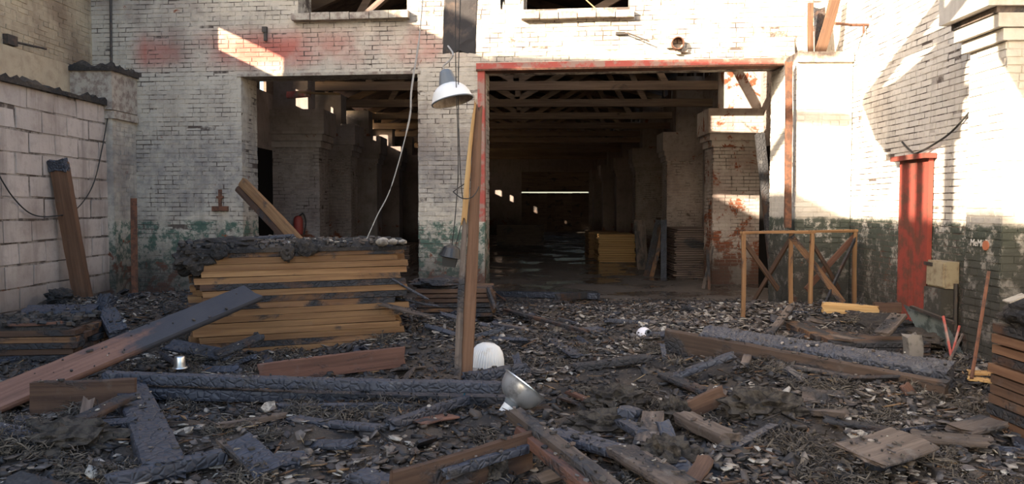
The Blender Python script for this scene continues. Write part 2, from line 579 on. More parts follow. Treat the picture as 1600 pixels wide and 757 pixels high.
def catmull(P, n=8):
    P = [Vector(p) for p in P]
    Q = [P[0]] + P + [P[-1]]
    out = []
    for i in range(1, len(Q) - 2):
        for k in range(n):
            t = k / n
            a, b, c, d = Q[i - 1], Q[i], Q[i + 1], Q[i + 2]
            out.append(0.5 * ((2 * b) + (c - a) * t + (2 * a - 5 * b + 4 * c - d) * t * t + (3 * b - a - 3 * c + d) * t ** 3))
    out.append(P[-1])
    return out


def beam_mesh(L, w, h, ns=10, rough=0.004, warp=0.01, jag=0.01, char=0.0, seed=0, taper=(1, 1), k=3):
    """a timber along local x: section k points a side, worn, warped, with ragged ends; char = depth of alligator cracks"""
    rr = random.Random(seed)
    sec = []
    for i in range(k): sec.append((-0.5 + i / k, -0.5))
    for i in range(k): sec.append((0.5, -0.5 + i / k))
    for i in range(k): sec.append((0.5 - i / k, 0.5))
    for i in range(k): sec.append((-0.5, 0.5 - i / k))
    n = len(sec)
    V = []; Fc = []
    ph = [rr.uniform(0, 6.28) for _ in range(4)]
    ends = [[rr.uniform(-jag, jag) for _ in range(n)] for _ in (0, 1)]
    so = Vector((rr.uniform(0, 50), rr.uniform(0, 50), rr.uniform(0, 50)))
    for i in range(ns + 1):
        t = i / ns
        x = -L / 2 + L * t
        tp = taper[0] + (taper[1] - taper[0]) * t
        oy = warp * math.sin(ph[0] + t * 3.0) - warp * math.sin(ph[0] + 1.5)
        oz = warp * math.sin(ph[1] + t * 2.4) - warp * math.sin(ph[1] + 1.2)
        for j, (a, b) in enumerate(sec):
            xx = x
            if i == 0: xx += ends[0][j]
            if i == ns: xx += ends[1][j]
            y = a * w * tp; z = b * h * tp
            cr = 1.0
            if abs(abs(a) - 0.5) < 1e-6 and abs(abs(b) - 0.5) < 1e-6: cr = 0.985 if k == 1 else 0.93
            p = Vector((xx, y * cr, z * cr))
            q = p + so
            d = mnoise.noise(q * 6.0) * rough + mnoise.noise(q * 22.0) * rough * 0.6
            if char:
                dv = mnoise.voronoi(Vector((q.x * 24, q.y * 24, q.z * 24)))[0]
                d += char * (min(1.0, (dv[1] - dv[0]) * 2.2) - 0.6)
            nrm = Vector((0, a / max(h, 1e-3), b / max(w, 1e-3)))
            nrm = Vector((0, 1 if a > 0.49 else (-1 if a < -0.49 else 0), 1 if b > 0.49 else (-1 if b < -0.49 else 0)))
            if nrm.length > 0: nrm.normalize()
            p = p + nrm * d
            V.append((p.x, p.y + oy, p.z + oz))
    for i in range(ns):
        for j in range(n):
            j2 = (j + 1) % n
            Fc.append((i * n + j, i * n + j2, (i + 1) * n + j2, (i + 1) * n + j))
    for e, base, rev in ((0, 0, True), (1, ns * n, False)):
        c = len(V)
        pts = [Vector(V[base + j]) for j in range(n)]
        V.append(tuple(sum(pts, Vector()) / n))
        for j in range(n):
            j2 = (j + 1) % n
            Fc.append((c, base + j2, base + j) if rev else (c, base + j, base + j2))
    me = bpy.data.meshes.new('timber')
    # outward normals: section runs counter-clockwise seen from +x
    me.from_pydata(V, [], Fc)
    me.update()
    return me


def frame(p0, p1, roll=0.0, up=(0, 0, 1)):
    p0 = Vector(p0); p1 = Vector(p1)
    x = (p1 - p0).normalized()
    u = Vector(up)
    if abs(x.dot(u)) > 0.97: u = Vector((0, -1, 0))
    y = u.cross(x).normalized(); z = x.cross(y).normalized()
    m = Matrix((x, y, z)).transposed().to_4x4()
    m = m @ Matrix.Rotation(roll, 4, 'X')
    m.translation = (p0 + p1) / 2
    return m


_seed = [100]
DUST = []
frame_of = {}


def timber(name, label, cat, p0, p1, w, h, mat, roll=0.0, group=None, parent=None, up=(0, 0, 1), **kw):
    """one timber from p0 to p1 (centre line)"""
    _seed[0] += 1
    L = (Vector(p1) - Vector(p0)).length
    kw.setdefault('ns', max(4, int(L / 0.2)))
    kw.setdefault('seed', _seed[0])
    if parent is None: kw.setdefault('jag', .022); kw.setdefault('rough', .005)
    me = beam_mesh(L, w, h, **kw)
    fr = frame(p0, p1, roll, up)
    o = link(name, me, MT[mat] if isinstance(mat, str) else mat, parent, fr)
    frame_of[o.name] = fr
    if p0[1] < 11.5 and abs(p1[2] - p0[2]) < .45 * L and L > .3 and max(p0[2], p1[2]) < 2: DUST.append((o, L, w, h, abs(roll)))
    if parent is None: tag(o, label, cat, group)
    elif label: o['label'] = label
    return o


# ------------------------------------------------------------------ masonry
_protos = []
for s in range(6):
    rr = random.Random(s)
    mb = MB()
    j = lambda a: a + rr.uniform(-0.03, 0.03)
    # unit brick: x along, z up, front at y = -0.5 (slightly worn corners)
    mb.hexa([(j(-.49), -.5, j(-.47)), (j(.49), -.5, j(-.47)), (.5, .5, -.5), (-.5, .5, -.5), (j(-.49), -.5 + rr.uniform(-.1, .1), j(.47)), (j(.49), -.5 + rr.uniform(-.1, .1), j(.47)), (.5, .5, .5), (-.5, .5, .5)])
    _protos.append((list(mb.v), list(mb.f)))
_pmesh = {}


def brick_mesh(mat, s):
    key = (mat, s)
    if key not in _pmesh:
        me = bpy.data.meshes.new('brick')
        me.from_pydata(_protos[s][0], [], _protos[s][1])
        me.materials.append(MT[mat])
        _pmesh[key] = me
    return _pmesh[key]


def masonry(parent, origin, ud, nd, rects, mat, limit=300, bl=0.25, bh=0.067, joint=0.009, proud=0.006, depth=0.05, name='brick', holes=(), seed=1, cut=0.03, rough=0.004, miss=0.0):
    """courses of bricks over the rectangles (u0,z0,u1,z1) of a plane, minus the holes; the nearest `limit` are objects, the rest one stuff part"""
    rr = random.Random(seed)
    ud = Vector(ud).normalized(); nd = Vector(nd).normalized(); zd = Vector((0, 0, 1))
    cells = []
    for (u0, z0, u1, z1) in rects:
        nz = max(1, int(round((z1 - z0) / (bh + joint))))
        ch = (z1 - z0) / nz
        for r in range(nz):
            za = z0 + r * ch; zb = za + ch - joint
            row = int(round(za / (bh + joint)))
            off = (row % 2) * (bl + joint) * 0.5 + rr.uniform(-.02, .02)
            header = bl > 0.2 and bl < 0.3 and row % 5 == 3
            pitch = (bl + joint) * (0.5 if header else 1.0)
            u = u0 - off
            while u < u1:
                a = max(u, u0); b = min(u + pitch - joint, u1)
                segs = [(a, b)]
                for (h0, hz0, h1, hz1) in holes:
                    if zb > hz0 + 0.005 and za < hz1 - 0.005:
                        ns = []
                        for (x, y) in segs:
                            if y <= h0 or x >= h1: ns.append((x, y)); continue
                            if x < h0: ns.append((x, h0))
                            if y > h1: ns.append((h1, y))
                        segs = ns
                for (x, y) in segs:
                    if y - x > cut and rr.random() >= miss:
                        cells.append(((x + y) / 2, (za + zb) / 2, y - x, zb - za))
                u += pitch
    o3 = Vector(origin)
    cells = [(c, o3 + ud * c[0] + zd * c[1]) for c in cells]
    cells.sort(key=lambda c: (c[1] - CAM).length)
    rot = Matrix((ud, -nd, zd)).transposed().to_4x4()
    pinv = parent.matrix_basis.inverted()
    rest_v = []; rest_f = []
    for i, (c, p) in enumerate(cells):
        s = rr.randrange(6)
        pr = proud + rr.uniform(-rough, rough)
        if rr.random() < 0.03: pr -= rr.uniform(0.0, 0.01)
        ctr = p + nd * (pr - depth / 2)
        if i < limit:
            m = rot.copy(); m.translation = ctr
            tilt = Matrix.Rotation(rr.uniform(-.006, .006), 4, 'Y')
            m = m @ tilt @ Matrix.Diagonal((c[2], depth, c[3], 1))
            o = bpy.data.objects.new(name, brick_mesh(mat, s))
            COL.objects.link(o)
            o.parent = parent
            o.matrix_parent_inverse = pinv
            o.matrix_basis = m
        else:
            b = len(rest_v)
            for (x, y, z) in _protos[s][0]:
                rest_v.append(tuple(ctr + ud * (x * c[2]) - nd * (y * depth) + zd * (z * c[3])))
            rest_f += [tuple(b + k for k in f) for f in _protos[s][1]]
    if rest_v:
        me = bpy.data.meshes.new(name + '_courses')
        me.from_pydata(rest_v, [], rest_f)
        o = link(name + '_courses', me, MT[mat], parent)
        o['kind'] = 'stuff'


def struct(o):
    o['kind'] = 'structure'
    return o


# ================================================================== STRUCTURE
# ---- back wall with two gateways and two windows
UL = (Vector((-7.37, 0, 0)) - FO).dot(FE) / 1.0
UL = -7.37 / math.cos(TH) - 0.03
UR = 4.86 / math.cos(TH)
g1u0, g1z = fuz(376, 114); g1u1, _ = fuz(653, 113)
g2u0, g2z = fuz(756, 111); g2u1, _ = fuz(1232, 104)
g1z = 3.85; g2z = 3.88
w1u0, w1z = fuz(466, 24); w1u1, _ = fuz(636, 24)
w2u0, w2z = fuz(818, 22); w2u1, _ = fuz(984, 20)
WT = 8.2
HOLES = [(g1u0, -1, g1u1, g1z), (g2u0, -1, g2u1, g2z), (w1u0, w1z, w1u1, 6.9), (w2u0, w2z, w2u1, 6.9)]
mb = MB()
TW = -0.62
mb.fbox(UL, -.1, g1u0, WT, TW, 0)
mb.fbox(g1u1, -.1, g2u0, g2z, TW, 0)
mb.fbox(g2u1, -.1, UR + .5, WT, TW, 0)
mb.fbox(g1u0, g1z, g1u1, w1z, TW, 0)
mb.fbox(g1u1, g2z, g2u0, w1z, TW, 0)
mb.fbox(g2u0, g2z, g2u1, w1z, TW, 0)
mb.fbox(g1u0, w1z, w1u0, WT, TW, 0)
mb.fbox(w1u1, w1z, w2u0, WT, TW, 0)
mb.fbox(w2u1, w1z, g2u1, WT, TW, 0)
mb.fbox(w1u0, 6.9, w1u1, WT, TW, 0)
mb.fbox(w2u0, 6.9, w2u1, WT, TW, 0)
wall_back = struct(mb.build('wall_back', MT['facade_joint']))
masonry(wall_back, FO, FE, FN, [(UL, 0, UR, 5.3)], 'facade', holes=HOLES, seed=3)
# inner faces of the gateways
for (u, sgn) in ((g1u0, 1), (g1u1, -1), (g2u0, 1)):
    masonry(wall_back, F(u, 0, 0) + FE * 0.0, -FN, FE * sgn, [(0.0, 0, -TW, 3.85)], 'facade', limit=60, proud=0.004, seed=int(u * 10) + 99)

# sills, lintel steel
for k, (a, b, py) in enumerate(((459, 641, 27), (815, 991, 22))):
    ua, za = fuz(a, py); ub, _ = fuz(b, py)
    sill = struct(MB().build('trim_%d' % (k + 1), None))
    zt = (w1z if k == 0 else w2z) + 0.01
    wseg = (ub - ua) / 6
    for i in range(6):
        m = MB()
        m.fbox(ua + i * wseg + 0.006, zt - 0.115 + R.uniform(-.006, .006), ua + (i + 1) * wseg - 0.006, zt + R.uniform(-.012, .01), -.1, 0.14 + R.uniform(-.012, .012))
        o = m.build('sill_brick', MT['concrete'], sill)
# red painted lintel beam over the wide gateway (an I-section)
lin = struct(MB().build('trim_3', None))
m = MB()
m.fbox(g2u0 - .12, g2z + .005, g2u1 + .05, g2z + .105, -.2, 0.035); m.build('lintel_web', MT['red_steel'], lin)
m = MB()
m.fbox(g2u0 - .12, g2z - .02, g2u1 + .05, g2z + .008, -.25, 0.055); m.build('lintel_flange', MT['rust'], lin)
m = MB(); m.fbox(g1u0 - .06, g1z - .015, g1u1 + .04, g1z + .035, -.4, 0.02)
struct(m.build('trim_4', MT['concrete']))
# red painted edge of the middle pier
m = MB(); m.fbox(g2u0 - .10, 1.42, g2u0 + .012, g2z, -.12, 0.02)
struct(m.build('trim_5', MT['red_steel']))
m = MB(); m.fbox(g2u0 - .10, 0.0, g2u0 + .012, 1.42, -.12, 0.018)
struct(m.build('trim_6', MT['facade']))

# ---- left side: old brick wall, block infill, stub pier
LX = -7.37
YL = -9.0
HL = 7.25
mb = MB()
LW = [(9.5, 11.2, 5.35, 5.95)]   # high window behind the frame that lets the sun in
y0, y1, z0, z1 = LW[0]
mb.box(LX - .5, YL, -.1, LX, y0, HL); mb.box(LX - .5, y1, -.1, LX, 13.9, HL)
mb.box(LX - .5, y0, -.1, LX, y1, z0); mb.box(LX - .5, y0, z1, LX, y1, HL)
wall_left = struct(mb.build('wall_left', MT['left_brick']))
masonry(wall_left, Vector((LX, 0, 0)), (0, 1, 0), (1, 0, 0), [(10.2, 3.2, 13.6, 5.2)], 'left_brick', limit=300, seed=5, rough=0.006)
# thicker lower part forming a ledge
mb = MB(); mb.box(LX, YL, 0, LX + .12, 13.5, 3.93)
led = struct(mb.build('trim_7', MT['left_brick']))
# aerated block infill
BX = -6.72
mb = MB(); mb.box(LX + .13, 2.0, -.1, BX - .012, 12.86, 3.30)
blockwall = struct(mb.build('wall_left_infill', MT['block_joint']))
masonry(blockwall, Vector((BX, 0, 0)), (0, 1, 0), (1, 0, 0), [(9.6, 0.0, 12.85, 3.30)], 'block', limit=300, bl=0.585, bh=0.30, joint=0.013, proud=0.0, depth=0.10, name='block', seed=8, rough=0.005)
# stub pier with band
mb = MB(); mb.box(LX + .02, 12.80, -.1, -6.62, 13.62, 3.80)
pierL = struct(mb.build('trim_8', MT['facade']))
masonry(pierL, Vector((-6.62, 0, 0)), (0, 1, 0), (1, 0, 0), [(12.80, 0, 13.52, 3.05)], 'facade', limit=200, proud=0.006, seed=11)
mb = MB(); mb.box(LX + .02, 12.76, 3.08, -6.56, 13.60, 3.20); mb.build('band', MT['concrete'], pierL)
mb = MB(); mb.box(LX + .02, 12.74, 3.22, -6.58, 13.60, 3.84); mb.build('pier_head', MT['concrete'], pierL)

# ---- right side: wall, pier in front of the gateway, corbelled pilaster
RX = 4.86
mb = MB(); mb.box(RX, 2.0, -.1, RX + .5, 12.9, 5.4)
wall_right = struct(mb.build('wall_right', MT['right_joint']))
masonry(wall_right, Vector((RX, 0, 0)), (0, 1, 0), (-1, 0, 0), [(7.0, 0, 12.6, 5.2)], 'right', limit=300, seed=13)
masonry(wall_right, Vector((RX, 0, 0)), (0, 1, 0), (-1, 0, 0), [(3.0, 0, 7.0, 5.2)], 'right', limit=0, seed=19)
PX0, PX1, PY = 4.03, 4.84, 12.0
mb = MB(); mb.box(PX0, PY, -.1, PX1, 13.25, 3.86)
pierR = struct(mb.build('trim_9', MT['right']))
masonry(pierR, Vector((0, PY, 0)), (1, 0, 0), (0, -1, 0), [(PX0, 0, PX1, 3.86)], 'right', limit=300, proud=0.008, seed=14)
masonry(pierR, Vector((PX0, 0, 0)), (0, 1, 0), (-1, 0, 0), [(PY, 0, 13.25, 3.86)], 'right', limit=100, proud=0.006, seed=15)
mb = MB(); mb.box(PX0 - .01, PY - .05, 3.80, PX1 + .0, 12.6, 3.95); mb.build('pier_cap', MT['concrete'], pierR)
# ragged brick jamb above the pier
QX = 4.56
mb = MB(); mb.box(QX, 7.72, -.1, RX + .1, 8.34, 3.62)
pil = struct(mb.build('trim_10', MT['right']))
masonry(pil, Vector((QX, 0, 0)), (0, 1, 0), (-1, 0, 0), [(7.72, 0, 8.34, 3.25)], 'right', limit=200, proud=0.008, seed=17)
masonry(pil, Vector((0, 7.72, 0)), (1, 0, 0), (0, -1, 0), [(QX, 0, RX, 3.25)], 'right', limit=150, proud=0.008, seed=18)
for i, (xx, za, zb, ya, yb) in enumerate(((4.50, 3.25, 3.36, 7.68, 8.40), (4.44, 3.37, 3.50, 7.66, 8.44), (4.32, 3.56, 3.92, 7.62, 8.52))):
    mb = MB(); mb.box(xx, ya, za, RX + .05, yb, zb); mb.build('corbel_step', MT['right'], pil)
mb = MB(); mb.box(4.42, 7.66, 3.50, RX + .05, 8.46, 3.56); mb.build('corbel_plank', MT['grey_wood'], pil)

# ---- hall behind
HX0, HX1, HY0, HY1 = -5.4, 5.0, 13.5, 50.0
mb = MB(); mb.box(-9, -2, -.3, 9, 54, -.005)
floor = struct(mb.build('floor', MT['floor']))
mb = MB(); mb.box(HX0 - .5, 13.85, -.1, HX0, HY1, 4.05)
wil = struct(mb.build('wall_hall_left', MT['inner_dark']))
mb = MB()
mb.box(HX1, 13.2, -.1, HX1 + .5, HY1, 5.2)
wir = struct(mb.build('wall_hall_right', MT['inner']))
masonry(wir, Vector((HX1, 0, 0)), (0, 1, 0), (-1, 0, 0), [(13.3, 0, 17.0, 5.2)], 'inner', limit=120, seed=21)
mb = MB()
DX0, DX1, DZ = 0.0, 4.0, 3.75
mb.box(HX0 - .5, HY1, -.1, DX0 - 1.2, HY1 + .5, 9); mb.box(DX1, HY1, -.1, HX1 + .5, HY1 + .5, 9); mb.box(DX0 - 1.2, HY1, DZ, DX1, HY1 + .5, 9)
mb.box(DX0 - 1.2, HY1, -.1, DX0 - .2, HY1 + .5, DZ)
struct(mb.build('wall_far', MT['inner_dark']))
door = struct(MB().build('door_1', None))
for i in range(8):
    xa = DX0 - .2 + i * 0.525
    mb = MB(); mb.box(xa + .01, HY1 + .1, 0, xa + .515, HY1 + .16, 2.42 + R.uniform(-.015, .015)); mb.build('door_board', MT['roof'], door)
mb = MB(); mb.box(DX0 - .3, HY1 + .17, -.05, DX1 + .1, HY1 + .2, 2.40); mb.build('door_back', MT['roof'], door)
mb = MB(); mb.box(DX0 - .2, HY1 + .1, 2.50, DX1, HY1 + .16, DZ); mb.build('door_head', MT['roof'], door)

_tn = [11]


def hall_pilaster(side, y, mat, courses, limit=0):
    sx = 1 if side > 0 else -1
    xi = 4.0 if side > 0 else -4.4
    xw = (HX1 if side > 0 else HX0)
    lo, hi = (xi, xw) if side > 0 else (xw, xi)
    mb = MB(); mb.box(lo, y, -.05, hi, y + .8, 3.0)
    o = struct(mb.build('trim_%d' % _tn[0], MT['inner_joint' if courses else mat])); _tn[0] += 1
    for i, (e, za, zb) in enumerate(((0.05, 2.92, 3.06), (0.10, 3.06, 3.20), (0.15, 3.20, 3.72))):
        m = MB()
        if side > 0: m.box(xi - e, y - e, za, xw, y + .8 + e, zb)
        else: m.box(xw, y - e, za, xi + e, y + .8 + e, zb)
        m.build('corbel_step', MT[mat], o)
    m = MB()
    if side > 0: m.box(xi + .25, y + .1, 3.72, xw, y + .7, 5.3)
    else: m.box(xw, y + .1, 3.72, xi - .25, y + .7, 4.5)
    m.build('upper_post', MT[mat], o)
    if courses:
        masonry(o, Vector((0, y, 0)), (1, 0, 0), (0, -1, 0), [(lo, 0, hi, 2.92)], mat, limit=limit, proud=0.008, seed=int(y * 7))
        masonry(o, Vector((0, y - .15, 0)), (1, 0, 0), (0, -1, 0), [((lo - .15) if side > 0 else lo, 3.2, hi if side > 0 else hi + .15, 3.72)], mat, limit=limit, proud=0.008, seed=int(y * 7) + 1)
        masonry(o, Vector((xi, 0, 0)), (0, 1, 0), (-sx, 0, 0), [(y, 0, y + .8, 2.92)], mat, limit=limit, proud=0.006, seed=int(y * 9))
    return o


ys = [17.1, 22.6, 29.0, 35.0, 41.0, 46.5]
for i, y in enumerate(ys):
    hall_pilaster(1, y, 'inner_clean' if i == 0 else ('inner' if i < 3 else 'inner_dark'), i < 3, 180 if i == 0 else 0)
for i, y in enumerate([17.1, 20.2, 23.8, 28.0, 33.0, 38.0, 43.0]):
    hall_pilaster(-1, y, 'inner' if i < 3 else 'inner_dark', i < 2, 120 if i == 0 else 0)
# doorway in the hall's left wall, its darkness painted as a black panel
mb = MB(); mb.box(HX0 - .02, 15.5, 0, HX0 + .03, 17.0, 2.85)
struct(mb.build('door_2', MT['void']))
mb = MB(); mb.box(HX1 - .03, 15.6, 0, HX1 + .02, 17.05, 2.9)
struct(mb.build('door_3', MT['void']))  # black panel paints the darkness of the right-hand doorway

# roof of the hall: two dark slopes on trusses, open slits along the eaves
RC = -0.2
RZE, RZR = 4.78, 7.4
ceil = struct(MB().build('ceiling', None))
for sgn in (-1, 1):
    for seg in range(12):
        ya = 13.62 + seg * 3.1; yb = ya + 3.08
        m = MB()
        xe = RC + sgn * 6.0
        ze = RZE if sgn < 0 else 5.9
        P = [(RC, ya, RZR), (xe, ya, ze), (xe, yb, ze), (RC, yb, RZR)]
        m.hexa([Vector(p) for p in P] + [Vector(p) + Vector((0, 0, .08)) for p in P])
        m.build('roof_panel', MT['roof'], ceil)
        # boards closing the slit under the eaves, with gaps
        wallx = HX0 - .02 if sgn < 0 else HX1 + .02
        y = ya
        while y < yb:
            wd = R.uniform(.25, .7)
            gap = R.uniform(0.0, .16) if R.random() < .75 else R.uniform(.2, .5)
            if sgn < 0 and 15.6 < y < 16.9: gap = 0.45
            if wd > .1:
                m = MB(); wz = 4.05 if sgn < 0 else 5.2
                m.box(wallx - .03, y, wz, wallx + .03, min(y + wd, yb), wz + R.uniform(.65, .95) * (0.5 if R.random() < .3 else 1)); m.build('eaves_board', MT['roof'], ceil)
            y += wd + gap


ORD = ['first', 'second', 'third', 'fourth', 'fifth', 'sixth', 'seventh', 'eighth', 'ninth', 'tenth', 'eleventh', 'twelfth', 'thirteenth', 'fourteenth', 'fifteenth', 'sixteenth', 'seventeenth', 'eighteenth']


def truss(y):
    t = empty('roof_truss', (RC, y, 4.4))
    tag(t, 'smoke-blackened timber roof truss in the dark hall, %s behind the gateways' % ORD[int(round((y - 15.4) / 3.1))], 'truss', 'roof trusses of the dark hall')
    def part(nm, a, b, w=.14, h=.18):
        m = MB(); m.bar(a, b, w, h); m.build(nm, MT['truss'], t)
    part('tie_beam', (HX0 - .2, y, 4.42), (HX1 + .2, y, 4.42), .14, .2)
    for s in (-1, 1):
        part('rafter', (RC + s * 5.4, y, 4.8 if s < 0 else 5.75), (RC, y, 7.2), .12, .2)
        part('strut', (RC, y, 4.5), (RC + s * 2.6, y, 6.0), .12, .14)
        part('strut', (RC + s * 3.4, y, 4.5), (RC + s * 2.6, y, 5.95), .12, .14)
    part('king_post', (RC, y, 4.5), (RC, y, 7.1), .12, .12)


for k in range(11):
    truss(15.4 + k * 3.1)


# ================================================================== DEBRIS BED
gx = np.arange(-7.4, 5.3, 0.05); gy = np.arange(2.2, 16.0, 0.05)
GX, GY = np.meshgrid(gx, gy)
GZ = gh(GX, GY)
nv = np.stack([GX.ravel(), GY.ravel(), GZ.ravel()], 1)
nx, ny = len(gx), len(gy)
idx = np.arange(nx * ny).reshape(ny, nx)
q = np.stack([idx[:-1, :-1].ravel(), idx[:-1, 1:].ravel(), idx[1:, 1:].ravel(), idx[1:, :-1].ravel()], 1)


def np_mesh(name, verts, faces, mat, label, cat, smooth=False):
    me = bpy.data.meshes.new(name)
    me.vertices.add(len(verts)); me.vertices.foreach_set('co', np.asarray(verts, dtype=np.float32).ravel())
    k = faces.shape[1]
    me.loops.add(faces.size); me.loops.foreach_set('vertex_index', faces.astype(np.int32).ravel())
    me.polygons.add(len(faces)); me.polygons.foreach_set('loop_start', np.arange(0, faces.size, k, dtype=np.int32))
    if smooth: me.polygons.foreach_set('use_smooth', np.ones(len(faces), dtype=bool))
    me.update(calc_edges=True)
    o = link(name, me, mat)
    return tag(o, label, cat, None, 'stuff')


np_mesh('ash_bed', nv, q, MT['ash'], 'black bed of ash and charcoal covering the yard and gateways', 'ash', True)

rng = np.random.default_rng(5)


def spots(n, y0=2.6, y1=14.5, patch=0.0, pseed=0, nearpow=1.0):
    """random places on the bed inside the camera's fan, clumped by noise"""
    X = []; Y = []
    tot = 0
    while tot < n:
        y = y0 + (y1 - y0) * rng.random(n) ** nearpow
        x = (rng.random(n) * 1.4 - 0.73) * y
        ok = (x > -6.6) & (x < 4.8)
        ok &= ~((y > 12.6) & ((x < -4.75) | ((x > -1.8) & (x < -0.6)) | (x > 3.9)))
        if patch:
            ok &= rng.random(n) < np.clip((fbm(x * 1.1, y * 1.1, pseed) - 0.5) * patch + 0.5, 0.04, 1)
        X.append(x[ok]); Y.append(y[ok]); tot += ok.sum()
    return np.concatenate(X)[:n], np.concatenate(Y)[:n]


def rots(n, tilt):
    """random rotation matrices, mostly flat"""
    a = rng.random(n) * 2 * np.pi; t = rng.normal(0, tilt, n); b = rng.random(n) * 2 * np.pi
    ca, sa = np.cos(a), np.sin(a); ct, st = np.cos(t), np.sin(t); cb, sb = np.cos(b), np.sin(b)
    Rz = np.zeros((n, 3, 3)); Rz[:, 0, 0] = ca; Rz[:, 0, 1] = -sa; Rz[:, 1, 0] = sa; Rz[:, 1, 1] = ca; Rz[:, 2, 2] = 1
    Rx = np.zeros((n, 3, 3)); Rx[:, 0, 0] = 1; Rx[:, 1, 1] = ct; Rx[:, 1, 2] = -st; Rx[:, 2, 1] = st; Rx[:, 2, 2] = ct
    R2 = np.zeros((n, 3, 3)); R2[:, 0, 0] = cb; R2[:, 0, 1] = -sb; R2[:, 1, 0] = sb; R2[:, 1, 1] = cb; R2[:, 2, 2] = 1
    return R2 @ Rx @ Rz


def scatter_prisms(name, n, smin, smax, thick, tilt, mat, label, cat, lift=0.0, patch=3.0, pseed=0, aspect=1.0, k=5, nearpow=0.8, pw=2.2, y1=14.5, y0=2.6, XY=None):
    """n loose k-sided plates, each a closed little prism"""
    x, y = XY if XY is not None else spots(n, y0, y1, patch, pseed, nearpow)
    n = len(x)
    s = smin + (smax - smin) * rng.random(n) ** pw
    ang = (np.arange(k)[None, :] + rng.uniform(-.3, .3, (n, k))) * 2 * np.pi / k
    rad = s[:, None] * rng.uniform(0.55, 1.0, (n, k)) * 0.5
    asp = 1 + (aspect - 1) * rng.random(n)
    px = np.cos(ang) * rad * asp[:, None]; py = np.sin(ang) * rad
    curl = rng.normal(0, .25, (n, 1)) * (px ** 2) / (s * asp ** 2)[:, None]
    th = thick * rng.uniform(.5, 1.5, (n, 1)) * (s[:, None] / smax * .6 + .4)
    top = np.stack([px, py, curl + th / 2], 2); bot = np.stack([px, py, curl - th / 2], 2)
    V = np.concatenate([top, bot], 1)
    V = np.einsum('nij,nkj->nki', rots(n, tilt / (1 if aspect < 6 else 1.0)), V)
    z = gh(x, y) + lift + s * 0.12
    V = V + np.stack([x, y, z], 1)[:, None, :]
    base = (np.arange(n) * 2 * k)[:, None]
    tri = []
    for i in range(1, k - 1):
        tri.append(np.concatenate([base, base + i, base + i + 1], 1)); tri.append(np.concatenate([base + k, base + k + i + 1, base + k + i], 1))
    for i in range(k):
        j = (i + 1) % k
        tri.append(np.concatenate([base + i, base + k + i, base + k + j], 1)); tri.append(np.concatenate([base + i, base + k + j, base + j], 1))
    return np_mesh(name, V.reshape(-1, 3), np.concatenate(tri, 0), mat, label, cat)


scatter_prisms('loose_flakes', 32000, .012, .10, .006, .38, MT['flake'], 'pale flakes of plaster and roofing slate strewn over the ash', 'flakes', .016, 4.2, 31, 1.6, pw=3.2)
scatter_prisms('charcoal_chips', 28000, .02, .11, .022, .6, MT['chips'], 'black charcoal chips heaped all over the yard', 'charcoal', .0, 2.0, 12, 1.8)
hx = rng.normal(3.0, 1.0, 3600); hy = rng.normal(10.4, 1.2, 3600)
ok = (hx < 4.75) & (hx > 0.3) & (hy < 12.9) & (hy > 7.5) & ~((hx > 3.95) & (hy > 11.9))
scatter_prisms('pale_rubble', 0, .02, .13, .010, .4, MT['flake'], 'pale plaster rubble gathered round the trestle before the right-hand pier', 'rubble', .02, XY=(hx[ok], hy[ok]))
scatter_prisms('splinters', 5000, .012, .03, .010, .25, MT['splint'], 'thin brown and black wood splinters strewn over the ash', 'splinters', .02, 2.0, 44, 14.0, 4)
scatter_prisms('straw_splinters', 700, .006, .010, .005, .5, MT['straw'], 'pale thin splinters scattered in front of the wide gateway', 'splinters', .03, 4.0, 51, 22.0, 4)


def wool_tufts(n, per):
    """ragged tufts of mineral wool: bent flat fibres in clumps"""
    x, y = spots(n, 3.6, 10.5, 4.0, 61, .8)
    for i, (a, b) in enumerate(((1052, 645), (965, 628), (955, 632), (975, 626), (940, 668), (925, 665), (955, 670), (1190, 640), (1175, 642), (1210, 640), (95, 690), (70, 688), (120, 692), (105, 700), (80, 700), (765, 735), (1045, 715), (1035, 712), (1058, 720), (1052, 640))):
        p = gpt(a, b); x[i] = p.x; y[i] = p.y
    X = np.repeat(x, per); Y = np.repeat(y, per)
    rad = np.repeat(rng.uniform(.05, .2, n), per)
    d = rng.normal(0, 1, (n * per, 3)); d[:, 2] = np.abs(d[:, 2]) * .6; d /= np.linalg.norm(d, axis=1)[:, None]
    r = rng.random(n * per) ** .5
    c = np.stack([X, Y, gh(X, Y) - .005], 1) + d * (rad * r)[:, None] * np.array([1, 1, .75])
    N = n * per
    t = rng.normal(0, 1, (N, 3)); t[:, 2] *= .5; t /= np.linalg.norm(t, axis=1)[:, None]
    b = np.cross(t, d); b /= np.linalg.norm(b, axis=1)[:, None] + 1e-6
    L = rng.uniform(.02, .055, N)[:, None]; W = rng.uniform(.0018, .0045, N)[:, None]
    bend = d * L * .35
    V = np.stack([c - t * L - b * W - bend, c - t * L + b * W - bend, c + b * W, c - b * W, c + t * L + b * W - bend, c + t * L - b * W - bend], 1)
    base = (np.arange(N) * 6)[:, None]
    Fq = np.concatenate([np.concatenate([base, base + 1, base + 2, base + 3], 1), np.concatenate([base + 3, base + 2, base + 4, base + 5], 1)], 0)
    # one colour per tuft is not needed: fibres vary
    np_mesh('mineral_wool_tufts', V.reshape(-1, 3), Fq, MT['wool'], 'brownish tufts of burnt mineral wool lying among the charred boards', 'insulation')


wool_tufts(260, 330)

